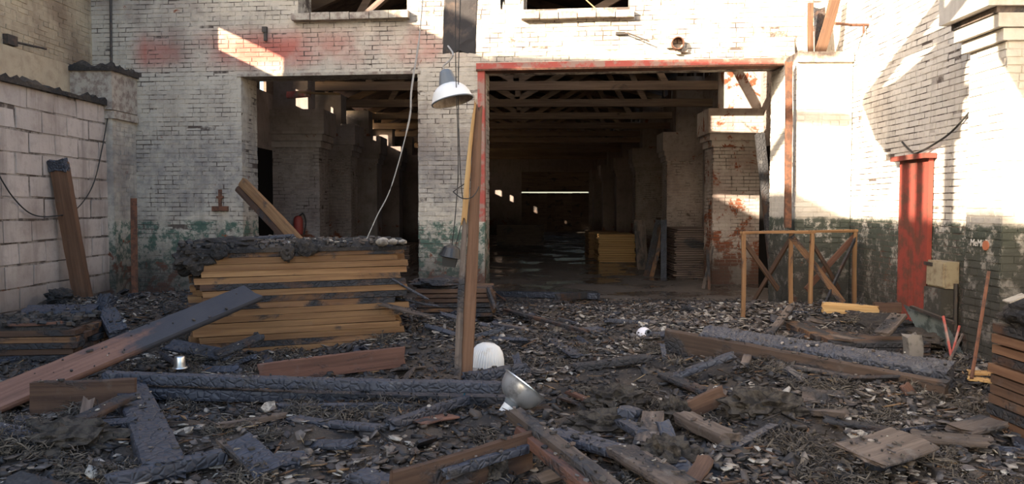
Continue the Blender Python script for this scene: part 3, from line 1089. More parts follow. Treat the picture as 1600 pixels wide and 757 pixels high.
# ---- larger loose plates, counted one by one
LOOSE = []
plate_meshes = []
for s in range(6):
    rr = random.Random(40 + s)
    k = rr.choice((5, 6, 7))
    P = [(math.cos(i * 6.283 / k) * rr.uniform(.35, .55), math.sin(i * 6.283 / k) * rr.uniform(.25, .45)) for i in range(k)]
    m = MB()
    cz = [0.12 * a * a for a, b in P]
    m.v = [(a, b, cz[i] + .03) for i, (a, b) in enumerate(P)] + [(a, b, cz[i] - .03) for i, (a, b) in enumerate(P)]
    m.f = [tuple(range(k)), tuple(range(2 * k - 1, k - 1, -1))] + [(i, i + k, (i + 1) % k + k, (i + 1) % k) for i in range(k)]
    me = bpy.data.meshes.new('plate'); me.from_pydata(m.v, [], m.f); plate_meshes.append(me)
MT['plate_a'] = plain('pale_plaster', (0.40, 0.36, 0.30), 0.9, 0.15, 0, (0.16, 0.14, 0.12), 5, 0.45, 0.65, 0.3)
MT['plate_b'] = plain('grey_slate', (0.22, 0.20, 0.18), 0.9, 0.15, 0, (0.07, 0.065, 0.06), 5, 0.45, 0.65, 0.3)
pm = {}
for i in range(6):
    for kx in 'ab':
        c = plate_meshes[i].copy(); c.materials.append(MT['plate_' + kx]); pm[(i, kx)] = c
x, y = spots(150, 3.9, 11.5, 4.0, 31, .75)
for i in range(150):
    kx = 'a' if R.random() < .45 else 'b'
    s = R.uniform(.09, .22)
    o = bpy.data.objects.new('plaster_flake' if kx == 'a' else 'slate_piece', pm[(R.randrange(6), kx)])
    COL.objects.link(o)
    o.location = (x[i], y[i], gz(x[i], y[i]) + .03)
    o.rotation_euler = (R.gauss(0, .22), R.gauss(0, .22), R.uniform(0, 6.3))
    o.scale = (s, s * R.uniform(.7, 1), s * .8)
    if kx == 'a': LOOSE.append((o, 'pale broken plaster flake on the ash', 'rubble', 'larger plaster flakes on the ash'))
    else: LOOSE.append((o, 'grey broken slate piece on the ash', 'rubble', 'larger slate pieces on the ash'))

# small burnt board ends lying about
frag = [beam_mesh(L, w, h, ns=5, rough=.006, warp=.006, jag=.03, seed=300 + i, k=2) for i, (L, w, h) in enumerate(((.45, .10, .03), (.6, .08, .05), (.35, .13, .025), (.8, .06, .04), (.5, .05, .05), (.3, .16, .03)))]
fm = {}
for i, me in enumerate(frag):
    for kx in ('char', 'char_ash', 'brown_char', 'grey_wood'):
        c = me.copy(); c.materials.append(MT[kx]); fm[(i, kx)] = c
x, y = spots(150, 4.0, 12.4, 1.5, 71, .8)
FR = {'char': 'small coal-black board fragment in the ash', 'char_ash': 'small ashy black board fragment in the ash', 'brown_char': 'small half-burnt brown board fragment in the ash', 'grey_wood': 'small greyed board fragment in the ash'}
for i in range(150):
    kx = R.choice(('char', 'char', 'char_ash', 'brown_char', 'grey_wood'))
    o = bpy.data.objects.new('board_fragment', fm[(R.randrange(6), kx)])
    COL.objects.link(o)
    o.location = (x[i], y[i], gz(x[i], y[i]) + .025)
    o.rotation_euler = (R.gauss(0, .3), R.gauss(0, .16), R.uniform(0, 6.3))
    LOOSE.append((o, FR[kx], 'board', FR[kx].replace('fragment', 'fragments')))

# ================================================================== BIG TIMBERS, left and centre
timber('leaning_plank', 'long wide plank rising from the left foreground onto the big stack, blackened at its top', 'plank',
       at_y(-60, 648, 5.75), at_y(396, 458, 8.25), .27, .07, 'plank_burnt', roll=.45, ns=30, rough=.003)
# two charred beams lying across
timber('charred_beam', 'long blistered charred beam lying across the left foreground, upper of the pair', 'beam', gpt(165, 590, .24), gpt(785, 608, .16), .13, .085, 'char_ash', ns=190, k=5, char=.005, rough=.007, warp=.02)
timber('charred_beam', 'long brown-black beam lying across the left foreground, lower of the pair', 'beam', gpt(120, 613, .09), gpt(790, 626, .05), .13, .09, 'char', ns=60, k=4, rough=.008, char=.004, warp=.015)
timber('charred_beam', 'short cracked charred beam lying from the long pair towards the camera', 'beam', gpt(205, 608, .16), gpt(258, 738, .07), .24, .12, 'char', ns=60, k=6, char=.006, rough=.005)
timber('charred_beam', 'thin charred pole at the foot of the short charred beam', 'beam', gpt(170, 757, .06), gpt(345, 712, .08), .09, .08, 'char_ash', ns=20, rough=.008)
timber('charred_plank', 'brown plank slanting in the shade under the leaning plank', 'plank', gpt(95, 668, .08), gpt(205, 622, .16), .13, .04, 'brown_char', ns=10, rough=.005)
timber('burnt_board', 'dark brown board standing on edge under the leaning plank', 'plank', gpt(50, 628, .12), gpt(215, 622, .12), .05, .30, 'brown', ns=10)
timber('burnt_board', 'blue-black board flat in the ash at the left edge', 'plank', gpt(-10, 668, .08), gpt(70, 690, .05), .14, .05, 'char_ash', ns=8)
timber('pale_stick', 'pale ash-grey batten lying in front of the crossing beams', 'batten', gpt(345, 669, .07), gpt(440, 648, .07), .07, .035, 'grey_wood', ns=10, rough=.006)
timber('roof_sheet', 'curled grey roofing sheet lying in the left foreground', 'sheet', gpt(375, 688, .07), gpt(420, 735, .06), .17, .018, 'char_ash', ns=8, roll=.25)
timber('batten', 'thin pale-edged batten beside the curled grey roofing sheet', 'batten', gpt(345, 690, .05), gpt(402, 748, .04), .035, .03, 'grey_wood', ns=8)
timber('charred_plank', 'flat grey-black plank lying in the ash left of centre', 'plank', gpt(455, 655, .05), gpt(590, 672, .05), .11, .035, 'char_ash', ns=10)
timber('charred_stick', 'black charred stick lying at an angle below the split post', 'stick', gpt(608, 662, .06), gpt(728, 626, .10), .075, .06, 'char', ns=16, rough=.008)
timber('charred_stick', 'thin dark stick lying parallel to the crossing beams', 'stick', gpt(575, 633, .05), gpt(650, 634, .05), .05, .035, 'char', ns=8)
timber('reddish_board', 'red-brown board scrap under the angled black stick', 'board', gpt(648, 662, .04), gpt(705, 648, .05), .16, .02, 'reddish', ns=5)
timber('half_buried_board', 'red-brown board standing on edge at the bottom of the frame', 'board', gpt(610, 772, .10), gpt(832, 706, .13), .04, .24, 'brown', ns=14, rough=.004)
timber('charred_rail', 'charred rail lying along the half-buried red-brown board', 'rail', gpt(700, 742, .17), gpt(822, 697, .20), .06, .05, 'char_ash', ns=12, rough=.008)
timber('charred_plank', 'blue-grey plank end at the bottom edge left of centre', 'plank', gpt(560, 742, .07), gpt(650, 772, .07), .15, .05, 'char_ash', ns=8)
timber('brown_board', 'brown board on edge with a pale top lying before the big stack', 'board', gpt(405, 586, .10), gpt(632, 556, .12), .05, .20, 'reddish', ns=16, rough=.004)
timber('charred_board', 'charred board leaning low against the left end of the big stack', 'board', at_y(262, 540, 8.05), at_y(362, 556, 7.75), .18, .035, 'char_ash', ns=10, roll=.35)
timber('charred_board', 'charred board with a splintered yellow tip before the big stack', 'board', at_y(338, 556, 7.7), at_y(408, 526, 8.0), .13, .035, 'brown_char', ns=10, roll=.3)

# split post in front of the middle pier
post = empty('split_post', at_y(722, 585, 7.1))
tag(post, 'tall split timber post standing before the middle pier, sunlit at its forked top', 'post')
pa = at_y(729, 590, 7.10); pb = at_y(749, 168, 7.30)
timber('post_half', None, None, pa, pb, .125, .12, 'warm_brown', parent=post, ns=26, rough=.006, warp=.012, jag=.06, taper=(1, .62))
pa = at_y(714, 588, 7.06); pb = at_y(733, 222, 7.22)
timber('post_half', None, None, pa, pb, .07, .10, 'grey_wood', parent=post, ns=22, rough=.006, jag=.05, taper=(1, .5))
pa = at_y(724, 340, 7.16); pb = at_y(741, 166, 7.24)
timber('post_splinter', None, None, pa, pb, .055, .09, 'pine_pale_sunlit', parent=post, ns=12, rough=.006, jag=.09, taper=(1, .35))  # sunlight on the post top is put into this pale colour
m = MB(); m.tube(catmull([at_y(708, 300, 7.0), at_y(722, 310, 6.98), at_y(738, 308, 7.02), at_y(748, 292, 7.2), at_y(742, 280, 7.35), at_y(722, 290, 7.3), at_y(708, 300, 7.0)]), .005); m.build('wire_loop', MT['wire_dark'], post)

# plank on the block wall, steel angle beside the pier, timber in the left gateway
p0 = at_y(131, 476, 11.5); p1 = at_y(88, 256, 11.25)
p1.x = BX + .13
timber('leaning_timber', 'thick brown timber leaning on the grey block wall, top charred', 'timber', p0, p1, .25, .12, 'warm_brown', up=(0, -1, 0), ns=24, jag=.04)
lt = bpy.data.objects['leaning_timber']
ctip = timber('charred_tip', 'charred black top end', None, p1 + (p0 - p1).normalized() * .10, p1 + (p1 - p0).normalized() * .05, .27, .14, 'char', parent=lt, up=(0, -1, 0), ns=10, rough=.015, jag=.03, k=5, char=.006)
m = MB()
a = at_y(211, 474, 12.6); b = at_y(209, 310, 12.62)
m.bar(a, b, .10, .012, (0, 1, 0)); m.bar(a + Vector((-.05, .045, 0)), b + Vector((-.05, .045, 0)), .012, .09, (0, 1, 0))
tag(m.build('steel_angle', MT['rust']), 'upright rusty steel angle in the corner beside the left stub pier', 'steel bar')
t = empty('gateway_timber', at_y(470, 380, 10.6))
tag(t, 'light-edged heavy timber leaning in the narrow gateway behind the big stack', 'timber')
ga = at_y(380, 285, 12.6); gb = at_y(500, 412, 10.7)
timber('timber_face', None, None, ga, gb, .15, .10, 'pine', parent=t, up=(0, -1, 0.3), ns=14, roll=.3)
timber('timber_side', 'darker underside plank', None, ga + Vector((-.05, .08, -.12)), gb + Vector((-.05, .08, -.12)), .10, .19, 'brown', parent=t, up=(0, -1, .3), ns=14, roll=.3)

# ================================================================== STACKS OF BOARDS
board_protos = {}


def board_proto(L, w, h, mat, v):
    key = (round(L, 2), w, h, mat, v)
    if key not in board_protos:
        _seed[0] += 1
        me = beam_mesh(L, w, h, ns=6, rough=.0022, warp=.003, jag=.008, seed=_seed[0], k=1)
        me.materials.append(MT[mat]); board_protos[key] = me
    return board_protos[key]


def stack(what, corner, yaw, L, w, h, layers, rows, mats, z0, over=.08, seed=1, lab='', front_only=False, gap=.004, sag=0.0):
    """boards laid layer on layer; local x along the boards, y backwards. Each board is a thing."""
    rr = random.Random(seed)
    ux = Vector((math.cos(yaw), math.sin(yaw), 0)); uy = Vector((-math.sin(yaw), math.cos(yaw), 0))
    for l in range(layers):
        for r in range(rows):
            mat = rr.choice(mats)
            if what == 'the big stack' and l == 10: mat = 'brown_char'
            if what == 'the big stack' and l == 7: mat = 'pine_sooty'
            me = board_proto(L, w, h, mat, rr.randrange(2))
            o = bpy.data.objects.new('board', me); COL.objects.link(o)
            off = rr.uniform(-over, over); dy = rr.uniform(-.012, .012)
            p = corner + ux * (L / 2 + off) + uy * (w * (r + .5) + r * .008 + dy)
            p.z = z0 + (l + .5) * (h + gap)
            o.location = p
            o.rotation_euler = (0, 0, yaw + rr.uniform(-.004, .004))
            nl = layers - 1 - l
            if r == 0:
                lb = '%s, %s from top' % (lab, ORD[nl]) if nl else '%s, topmost' % lab
            elif l == layers - 1:
                lb = 'covered top board of %s, %s row' % (what, ORD[r])
            else:
                lb = 'inner board of %s, behind the front boards' % what
            tag(o, lb, 'board', 'boards of %s' % what)


# the big stack, turned so that its right end is farther away
c0 = at_z(300, 398, 1.12); c0 = at_y(305, 398, 8.45); c1 = at_y(628, 388, 9.3)
yaw = math.atan2(c1.y - c0.y, c1.x - c0.x)
Lb = (Vector((c1.x, c1.y)) - Vector((c0.x, c0.y))).length
stack('the big stack', Vector((c0.x, c0.y, 0)), yaw, Lb, .21, .068, 16, 5, ['pine', 'pine', 'pine', 'pine', 'pine', 'pine_sooty'], .06, over=.09, seed=4, lab='pine board at the front of the big stack', gap=.003)
BS_U = Vector((math.cos(yaw), math.sin(yaw), 0)); BS_V = Vector((-math.sin(yaw), math.cos(yaw), 0)); BS_TOP = .06 + 16 * .071


def on_big(u, v, z=0.0):
    p = Vector((c0.x, c0.y, 0)) + BS_U * u + BS_V * v
    p.z = BS_TOP + z
    return p


# soot crust and rubble lying on the big stack
def crust(name, label, fn, nu, nv_, hfun, mat):
    m = MB()
    for i in range(nu + 1):
        for j in range(nv_ + 1):
            m.v.append(tuple(fn(i / nu, j / nv_, hfun(i / nu, j / nv_))))
    n = len(m.v)
    for i in range(nu + 1):
        for j in range(nv_ + 1):
            m.v.append(tuple(fn(i / nu, j / nv_, -.02)))
    W = nv_ + 1
    for i in range(nu):
        for j in range(nv_):
            a = i * W + j
            m.f.append((a, a + W, a + W + 1, a + 1))
    for i in range(nu):
        for (a, b) in ((i * W, (i + 1) * W), ((i + 1) * W + nv_, i * W + nv_)):
            m.f.append((a, a + n, b + n, b))
    for j in range(nv_):
        for (a, b) in ((j + 1, j), (nu * W + j, nu * W + j + 1)):
            m.f.append((a, a + n, b + n, b))
    o = m.build(name, MT[mat])
    return tag(o, label, 'soot', None, 'stuff')


def hcr(u, v):
    e = min(1, u * 10, (1 - u) * 10, v * 8 + .2, (1 - v) * 6)
    return max(0.004, e * (.035 + .10 * mnoise.fractal(Vector((u * 9, v * 4, 3)), 1, 2, 4)) + .015)


crust('charred_crust', 'black crust of ash lying on top of the big stack', lambda a, b, h: on_big(-.1 + a * (Lb + .15), -.02 + b * 1.05, h), 60, 26, hcr, 'ash')
XY = []
for i in range(900):
    XY.append(on_big(R.uniform(-.05, Lb), R.uniform(0, 1.0)))


def top_bits(name, n, fn, smin, smax, th, mat, label, cat, seed):
    m = MB(); rr = random.Random(seed)
    for i in range(n):
        p = fn(rr)
        s = rr.uniform(smin, smax) * rr.uniform(.5, 1)
        k = 5
        rot = Matrix.Rotation(rr.uniform(0, 6.3), 3, 'Z') @ Matrix.Rotation(rr.gauss(0, .4), 3, 'X')
        b = len(m.v)
        P = [Vector((math.cos(q * 6.283 / k) * s * rr.uniform(.4, .8), math.sin(q * 6.283 / k) * s * rr.uniform(.3, .6), 0)) for q in range(k)]
        for dz in (th / 2, -th / 2):
            for q in P: m.v.append(tuple(p + rot @ (q + Vector((0, 0, dz)))))
        m.f += [tuple(b + q for q in range(k)), tuple(b + 2 * k - 1 - q for q in range(k))] + [(b + q, b + q + k, b + (q + 1) % k + k, b + (q + 1) % k) for q in range(k)]
    o = m.build(name, MT[mat])
    return tag(o, label, cat, None, 'stuff')


top_bits('charcoal_on_stack', 900, lambda rr: on_big(rr.uniform(-.15, Lb), rr.uniform(0, 1.0), rr.uniform(.02, .09)), .03, .13, .03, 'chips', 'black charcoal pieces heaped on top of the big stack', 'charcoal', 3)
top_bits('flakes_on_stack', 260, lambda rr: on_big(rr.uniform(Lb * .3, Lb), rr.uniform(0, .9), rr.uniform(.05, .10)), .02, .10, .01, 'flake', 'pale plaster flakes lying on top of the big stack', 'flakes', 4)
# clods hanging over its left end
def clod(name, label, ctr, rx, ry, rz, mat, seed, rough=.35, cat='clod', kind=None, sub=4, freq=2.2):
    bm = bmesh.new()
    bmesh.ops.create_icosphere(bm, subdivisions=sub, radius=1.0)
    off = Vector((seed * 3.7, seed * 1.3, 0))
    for v in bm.verts:
        d = 1 + rough * mnoise.fractal(v.co * freq + off, 1.0, 2.0, 5)
        v.co = Vector((v.co.x * rx, v.co.y * ry, v.co.z * rz)) * d
    me = bpy.data.meshes.new(name); bm.to_mesh(me); bm.free()
    o = link(name, me, MT[mat]); o.location = ctr
    return tag(o, label, cat, None, kind)


clod('charred_clod', 'rounded black charred clod at the left end of the big stack', on_big(.02, .22, -.10), .22, .28, .17, 'ash', 1)
clod('charred_clod', 'large flat black clod on the top left of the big stack', on_big(.35, .35, .05), .36, .3, .09, 'ash', 2)
for i, (px, py, s, lb) in enumerate(((514, 379, .055, 'small white plaster lump near the middle of the big stack top'), (598, 378, .085, 'flat white plaster lump on the right of the big stack top'), (613, 383, .06, 'pale broken lump beside the flat white plaster lump'), (629, 377, .05, 'pale lump at the right end of the big stack top'))):
    p = at_y(px, py, 9.15); p.z = BS_TOP + .075
    clod('plaster_lump', lb, p, s, s * .8, s * .6, 'plate_a', 20 + i, .3, 'rubble', None, 2)
timber('charred_board', 'charred board lying along the back of the big stack top', 'board', on_big(.1, .55, .10), on_big(1.1, .75, .12), .12, .04, 'char', ns=10)
timber('charred_board', 'burnt board hanging off the right end of the big stack', 'board', on_big(Lb - .12, .1, -.36), on_big(Lb + .28, .05, -.60), .24, .03, 'char_ash', ns=10, rough=.008, jag=.05)
timber('broken_board', 'broken board with a yellow split end at the right end of the stack', 'board', at_y(600, 478, 9.15), at_y(672, 494, 8.9), .12, .03, 'grey_wood', ns=8, jag=.05)
timber('charred_board', 'wide black scorched board slumped beside the right end of the big stack', 'board', on_big(Lb + .0, .12, -.62), on_big(Lb + .45, .22, -.72), .24, .03, 'char_ash', ns=8, rough=.01, jag=.05)

for i, (u, dz, sx, lb) in enumerate(((.22, -.06, .07, 'left'), (.86, -.09, .06, 'middle'), (1.05, -.04, .09, 'right'))):
    clod('charred_clod', 'black clod drooping over the front of the big stack top, %s of three' % lb, on_big(u * 1.1, -.03, dz + .06), sx * 1.3, .05, .09, 'ash', 50 + i, .4, 'clod', None, 3)
# low stack behind, right of the big stack
q0 = at_y(652, 498, 10.6)
stack('the low stack behind the split post', Vector((q0.x, 10.55, 0)), .03, 1.02, .2, .05, 6, 4, ['brown', 'brown_char', 'pine_sooty'], .20, over=.03, seed=9, lab='front board of the low stack behind the split post', gap=.014)
clod('charred_clod', 'charred brown clod lying on the low stack behind the split post', Vector((q0.x + .3, 10.85, .63)), .42, .3, .09, 'brown_char', 5, .3)
timber('board', 'pale board end leaning on the right end of the low stack', 'board', at_y(763, 452, 10.6), at_y(772, 486, 10.35), .04, .10, 'pine_sooty', ns=5)

# left low stack
stack('the low stack at the left edge', Vector((-4.42 - 1.9, 7.5, 0)), .12, 1.9, .2, .055, 8, 4, ['pine_sooty', 'brown', 'brown_char'], -.02, over=.05, seed=12, lab='front board of the low stack at the left edge', gap=.006)
LS_TOP = -.02 + 8 * .061


def on_left(u, v, z=0.0):
    return Vector((-6.32 + u * math.cos(.12) - v * math.sin(.12), 7.5 + u * math.sin(.12) + v * math.cos(.12), LS_TOP + z))


crust('charred_crust', 'black crust of ash lying on the low stack at the left edge', lambda a, b, h: on_left(a * 1.85, .03 + b * .82, h), 30, 16, lambda u, v: hcr(u, v) * .8, 'ash')
top_bits('charcoal_on_low_stack', 320, lambda rr: on_left(rr.uniform(.3, 1.85), rr.uniform(.05, .8), rr.uniform(.02, .08)), .03, .12, .03, 'chips', 'black charcoal pieces heaped on the low stack at the left edge', 'charcoal', 8)
timber('charred_board', 'thick blue-black scorched board lying at the foot of the timber on the block wall', 'board', at_y(38, 488, 9.6), at_y(150, 484, 9.8), .30, .08, 'char_ash', ns=16, rough=.008, roll=.2)
timber('charred_block', 'black block standing at the foot of the timber on the block wall', 'block', at_y(160, 488, 9.9), at_y(170, 462, 10.0), .16, .16, 'char', ns=6, rough=.01)
clod('charred_clod', 'round black lump against the block wall left of the leaning timber', at_y(95, 464, 10.8), .17, .16, .12, 'ash', 9)
timber('charred_stump', 'flat-faced charred slab above the far end of the leaning plank', 'slab', at_y(165, 488, 8.6), at_y(188, 522, 8.3), .20, .10, 'char', ns=8, roll=.2)
timber('batten', 'thin red-brown batten lying on the front of the left low stack', 'batten', on_left(1.3, .02, .05), on_left(1.75, .1, .06), .03, .025, 'reddish', ns=6)
timber('batten', 'thin brown batten lying on the left low stack at the picture edge', 'batten', on_left(.35, .05, .05), on_left(1.15, .03, .05), .03, .025, 'brown', ns=6)
timber('grey_slab', 'grey slab tilted on the back of the left low stack', 'slab', at_y(5, 505, 8.6), at_y(38, 492, 8.7), .25, .05, 'grey_wood', ns=5)

# right foreground stack (its side towards us)
stack('the tall stack at the right edge', Vector((3.34, 5.75, 0)), math.radians(-90), 1.9, .2, .062, 12, 4, ['brown', 'warm_brown', 'brown', 'warm_brown', 'brown_char'], -.02, over=.03, seed=15, lab='near-side board of the tall stack at the right edge', gap=.011)

# ================================================================== RIGHT SIDE
clod('sooty_heap', 'rounded heap of soot on top of the tall stack at the right edge', Vector((3.60, 5.38, .95)), .31, .42, .16, 'ash', 14, .2)
m = MB(); wp = [at_y(*p) for p in ((1566, 471, 5.1), (1596, 460, 5.15), (1604, 464, 5.0), (1578, 475, 4.95))]
m.hexa(wp + [p + Vector((0, 0, .008)) for p in wp])
tag(m.build('white_scrap', MT['plate_a']), 'white torn scrap lying on the sooty heap at the right edge', 'scrap')

# mid stack, its corner towards the camera
stack('the low stack on the right', Vector((3.22, 8.3, 0)), 0.03, 1.0, .2, .045, 5, 7, ['pine_sooty', 'brown', 'brown_char'], .0, over=.03, seed=22, lab='front board of the low stack on the right', gap=.008)
# its long side: boards running back
stack('the low stack reaching back on the right', Vector((3.20, 9.9, 0)), math.radians(-88), 1.35, .2, .045, 5, 3, ['brown', 'pine_sooty', 'brown_char'], .0, over=.01, seed=23, lab='side board of the low stack reaching back on the right', gap=.008)
clod('ash_mound', 'dark mound of ash and wool lying on the low stack on the right', Vector((4.1, 9.35, .27)), .42, .42, .15, 'ash', 15, .3)
clod('ash_mound', 'smaller grey mound of ash behind the big charred beam', Vector((4.45, 8.75, .24)), .34, .3, .10, 'ash', 16, .3)
timber('grey_slab', 'rough grey slab lying tilted on the ash of the right stack', 'slab', at_y(1405, 492, 8.75), at_y(1378, 524, 8.4), .17, .04, 'grey_wood', ns=8, rough=.01)
timber('pale_board', 'pale splintered board on the corner of the low stack on the right', 'board', at_y(1303, 525, 8.5), at_y(1333, 531, 8.3), .11, .012, 'grey_wood', ns=5, jag=.05)
timber('leaning_board', 'greyish board leaning over the left end of the low right stack', 'board', at_y(1238, 478, 10.0), at_y(1203, 522, 9.1), .10, .03, 'grey_wood', ns=8)
timber('beam', 'yellow squared timber lying at the foot of the trestle, partly sunlit', 'beam', at_y(1285, 481, 10.3), at_y(1372, 486, 10.1), .14, .14, 'pine_pale_sunlit', ns=8)  # sunlit look comes from the brighter wood colour
timber('beam', 'dull brown squared timber lying beyond the yellow one', 'beam', at_y(1366, 480, 10.35), at_y(1428, 482, 10.2), .12, .13, 'brown', ns=8)
timber('grey_block', 'pale grey block standing on end beside the low right stack', 'block', at_y(1427, 560, 7.95), at_y(1427, 524, 7.95), .15, .14, 'plate_b', ns=3, rough=.004)

# the two big charred beams
timber('charred_beam', 'massive charred beam with a scaly black top lying across the right side', 'beam', at_y(1100, 530, 8.1), at_y(1486, 588, 6.75), .26, .20, 'char_ash', ns=140, k=6, char=.013, rough=.01, roll=.25)
timber('charred_beam', 'brown-sided beam lying below the massive charred one on the right', 'beam', at_y(1040, 532, 8.3), at_y(1480, 622, 6.5), .10, .27, 'dull_brown', ns=60, k=3, rough=.008, roll=.1)
timber('pale_batten', 'greyish batten lying in the gap between the two right-hand beams', 'batten', at_y(1240, 575, 7.2), at_y(1420, 604, 6.6), .09, .03, 'grey_wood', ns=12)
timber('charred_board', 'black board raised at one end before the beams on the right', 'board', gpt(1050, 588, .06), gpt(1148, 556, .20), .16, .05, 'char_ash', ns=16, char=.004, rough=.006)
timber('charred_board', 'dark board lying in the ash below the raised black board', 'board', gpt(1035, 588, .04), gpt(1105, 612, .05), .14, .04, 'brown_char', ns=8)
timber('charred_board', 'blue-black board pointing at the white globe', 'board', at_y(914, 521, 9.3), at_y(1022, 504, 10.0), .20, .04, 'char_ash', ns=10, roll=.2)
timber('charred_plank', 'long low charred plank lying left of the raised black board', 'plank', gpt(898, 573, .06), gpt(1015, 561, .07), .13, .06, 'brown_char', ns=12, rough=.008)
timber('charred_board', 'triangular-looking dark board in the ash behind the ribbed glass', 'board', gpt(860, 530, .06), gpt(905, 558, .05), .20, .03, 'char', ns=8, taper=(.5, 1))
timber('long_batten', 'long thin brown batten lying across the ash before the wide gateway', 'batten', gpt(790, 484, .06), gpt(918, 520, .08), .08, .04, 'brown_char', ns=14)
timber('charred_beam', 'charred beam lying on the threshold of the wide gateway', 'beam', gpt(752, 458, .07), gpt(935, 464, .09), .13, .11, 'char', ns=40, k=4, char=.006, rough=.008)
timber('pale_log', 'brownish timber end at the right of the threshold beam', 'timber', gpt(872, 466, .12), gpt(930, 459, .12), .12, .12, 'brown_char', ns=8)
timber('rusty_bar', 'red rusty strip sticking out at the threshold beside the middle pier', 'bar', gpt(768, 453, .12), gpt(788, 470, .05), .04, .015, 'rust', ns=5)
# foreground right of centre
nt = empty('notched_timber_pair', gpt(880, 700))
tag(nt, 'pair of brown timbers lying side by side below the metal bowl, one notched', 'timber')
timber('timber_half', None, None, gpt(806, 645, .24), gpt(985, 790, .10), .105, .07, 'grey_wood', parent=nt, ns=20, rough=.004, jag=.05)
timber('timber_half', None, None, gpt(815, 672, .18), gpt(950, 793, .07), .10, .07, 'reddish', parent=nt, ns=18, rough=.004)
timber('charred_plank', 'long plank, black at its far half, right of the notched pair', 'plank', gpt(872, 676, .10), gpt(975, 712, .10), .18, .05, 'char_ash', ns=16, rough=.006)
timber('brown_plank', 'brown dusty plank end continuing the black one at the bottom edge', 'plank', gpt(966, 702, .11), gpt(1062, 757, .09), .20, .05, 'grey_wood', ns=12)
timber('short_board', 'short greyish board sloping towards the camera right of the bottom centre', 'board', gpt(1022, 645, .17), gpt(1010, 697, .05), .15, .03, 'grey_wood', ns=8)
timber('short_board', 'narrow dark board beside the short greyish one', 'board', gpt(1032, 662, .13), gpt(1056, 700, .04), .10, .03, 'char_ash', ns=8)
timber('charred_board', 'bluish charred board half hidden left of the short greyish one', 'board', gpt(968, 660, .08), gpt(1006, 676, .07), .10, .05, 'char_ash', ns=8)
timber('charred_block', 'rounded blue-black block behind the bluish charred board', 'block', gpt(970, 648, .10), gpt(1000, 652, .12), .12, .10, 'char_ash', ns=8, rough=.012)
timber('grey_timber', 'weathered split timber lying right of the burnt wool ball', 'timber', gpt(1070, 652, .14), gpt(1140, 690, .05), .15, .08, 'grey_wood', ns=16, rough=.01, k=4)
timber('board_on_edge', 'brown board on edge with dark hollow beneath in the right foreground', 'board', gpt(1066, 645, .10), gpt(1130, 618, .16), .04, .15, 'brown', ns=8)
timber('charred_plank', 'thin brown plank lying behind the wool ball', 'plank', gpt(885, 612, .05), gpt(925, 628, .05), .06, .03, 'reddish', ns=5)
clod('wool_ball', 'shaggy brown-grey ball of burnt wool in the right foreground', gpt(1052, 645, .12), .11, .11, .11, 'wool_core', 31, .4, 'insulation', None, 4, 4)
clod('wool_clump', 'pale-topped clump of burnt wool left of the wool ball', gpt(965, 628, .05), .22, .16, .11, 'wool_core', 32, .45, 'insulation', None, 4, 4)
clod('wool_clump', 'brownish clump of burnt wool above the long black plank', gpt(940, 668, .04), .25, .14, .11, 'wool_core', 33, .45, 'insulation', None, 4, 4)
clod('wool_clump', 'dark clump of burnt wool in the right foreground hollow', gpt(1190, 640, .04), .28, .2, .15, 'wool_core', 34, .45, 'insulation', None, 4, 4)
clod('wool_clump', 'yellowish clump of burnt wool near the left bottom corner', gpt(95, 690, .02), .38, .25, .12, 'wool_core', 35, .45, 'insulation', None, 4, 4)
clod('wool_clump', 'pale ragged clump of wool over the half-buried red-brown board', gpt(765, 735, .10), .10, .08, .13, 'wool_core', 36, .45, 'insulation', None, 4, 4)
clod('wool_clump', 'grey-green clump of wool at the bottom right of centre', gpt(1045, 715, .04), .16, .14, .12, 'wool_core', 37, .45, 'insulation', None, 4, 4)
timber('wide_board', 'brown board lying over a dark hollow in the right foreground', 'board', gpt(1345, 712, .17), gpt(1428, 688, .17), .30, .03, 'grey_wood', ns=8, roll=.2)
timber('dark_box_side', 'black burnt board closing the hollow in the right foreground', 'board', gpt(1352, 728, .08), gpt(1430, 704, .08), .03, .18, 'char', ns=8)
timber('grey_plank', 'broad grey plank lying flat left of the tall right stack', 'plank', gpt(1425, 680, .07), gpt(1548, 694, .08), .20, .04, 'grey_wood', ns=12)
timber('grey_plank', 'short grey plank lying against the foot of the tall right stack', 'plank', gpt(1500, 672, .10), gpt(1550, 660, .12), .22, .04, 'grey_wood', ns=8)
timber('charred_plank', 'brown plank lying above the broad grey plank on the right', 'plank', gpt(1290, 655, .07), gpt(1400, 675, .08), .10, .03, 'brown_char', ns=10)
timber('small_board', 'small brown board standing up at the bottom right of centre', 'board', gpt(1085, 750, .04), gpt(1103, 720, .12), .10, .025, 'brown', ns=5)
timber('sunlit_board', 'sunlit yellow board end left of the tall right stack, upper of two', 'board', at_y(1512, 581, 7.0), at_y(1552, 586, 6.9), .10, .03, 'pine_pale_sunlit', ns=4)  # sunlight on this board end is painted by its pale colour
timber('sunlit_board', 'sunlit yellow board end left of the tall right stack, lower of two', 'board', at_y(1515, 590, 6.95), at_y(1554, 597, 6.85), .10, .03, 'pine_pale_sunlit', ns=4)  # same pale colour in place of sunlight
timber('pinkish_board', 'pale pinkish board standing below the end of the big beam', 'board', at_y(1412, 602, 6.4), at_y(1440, 640, 6.3), .16, .03, 'reddish', ns=5)

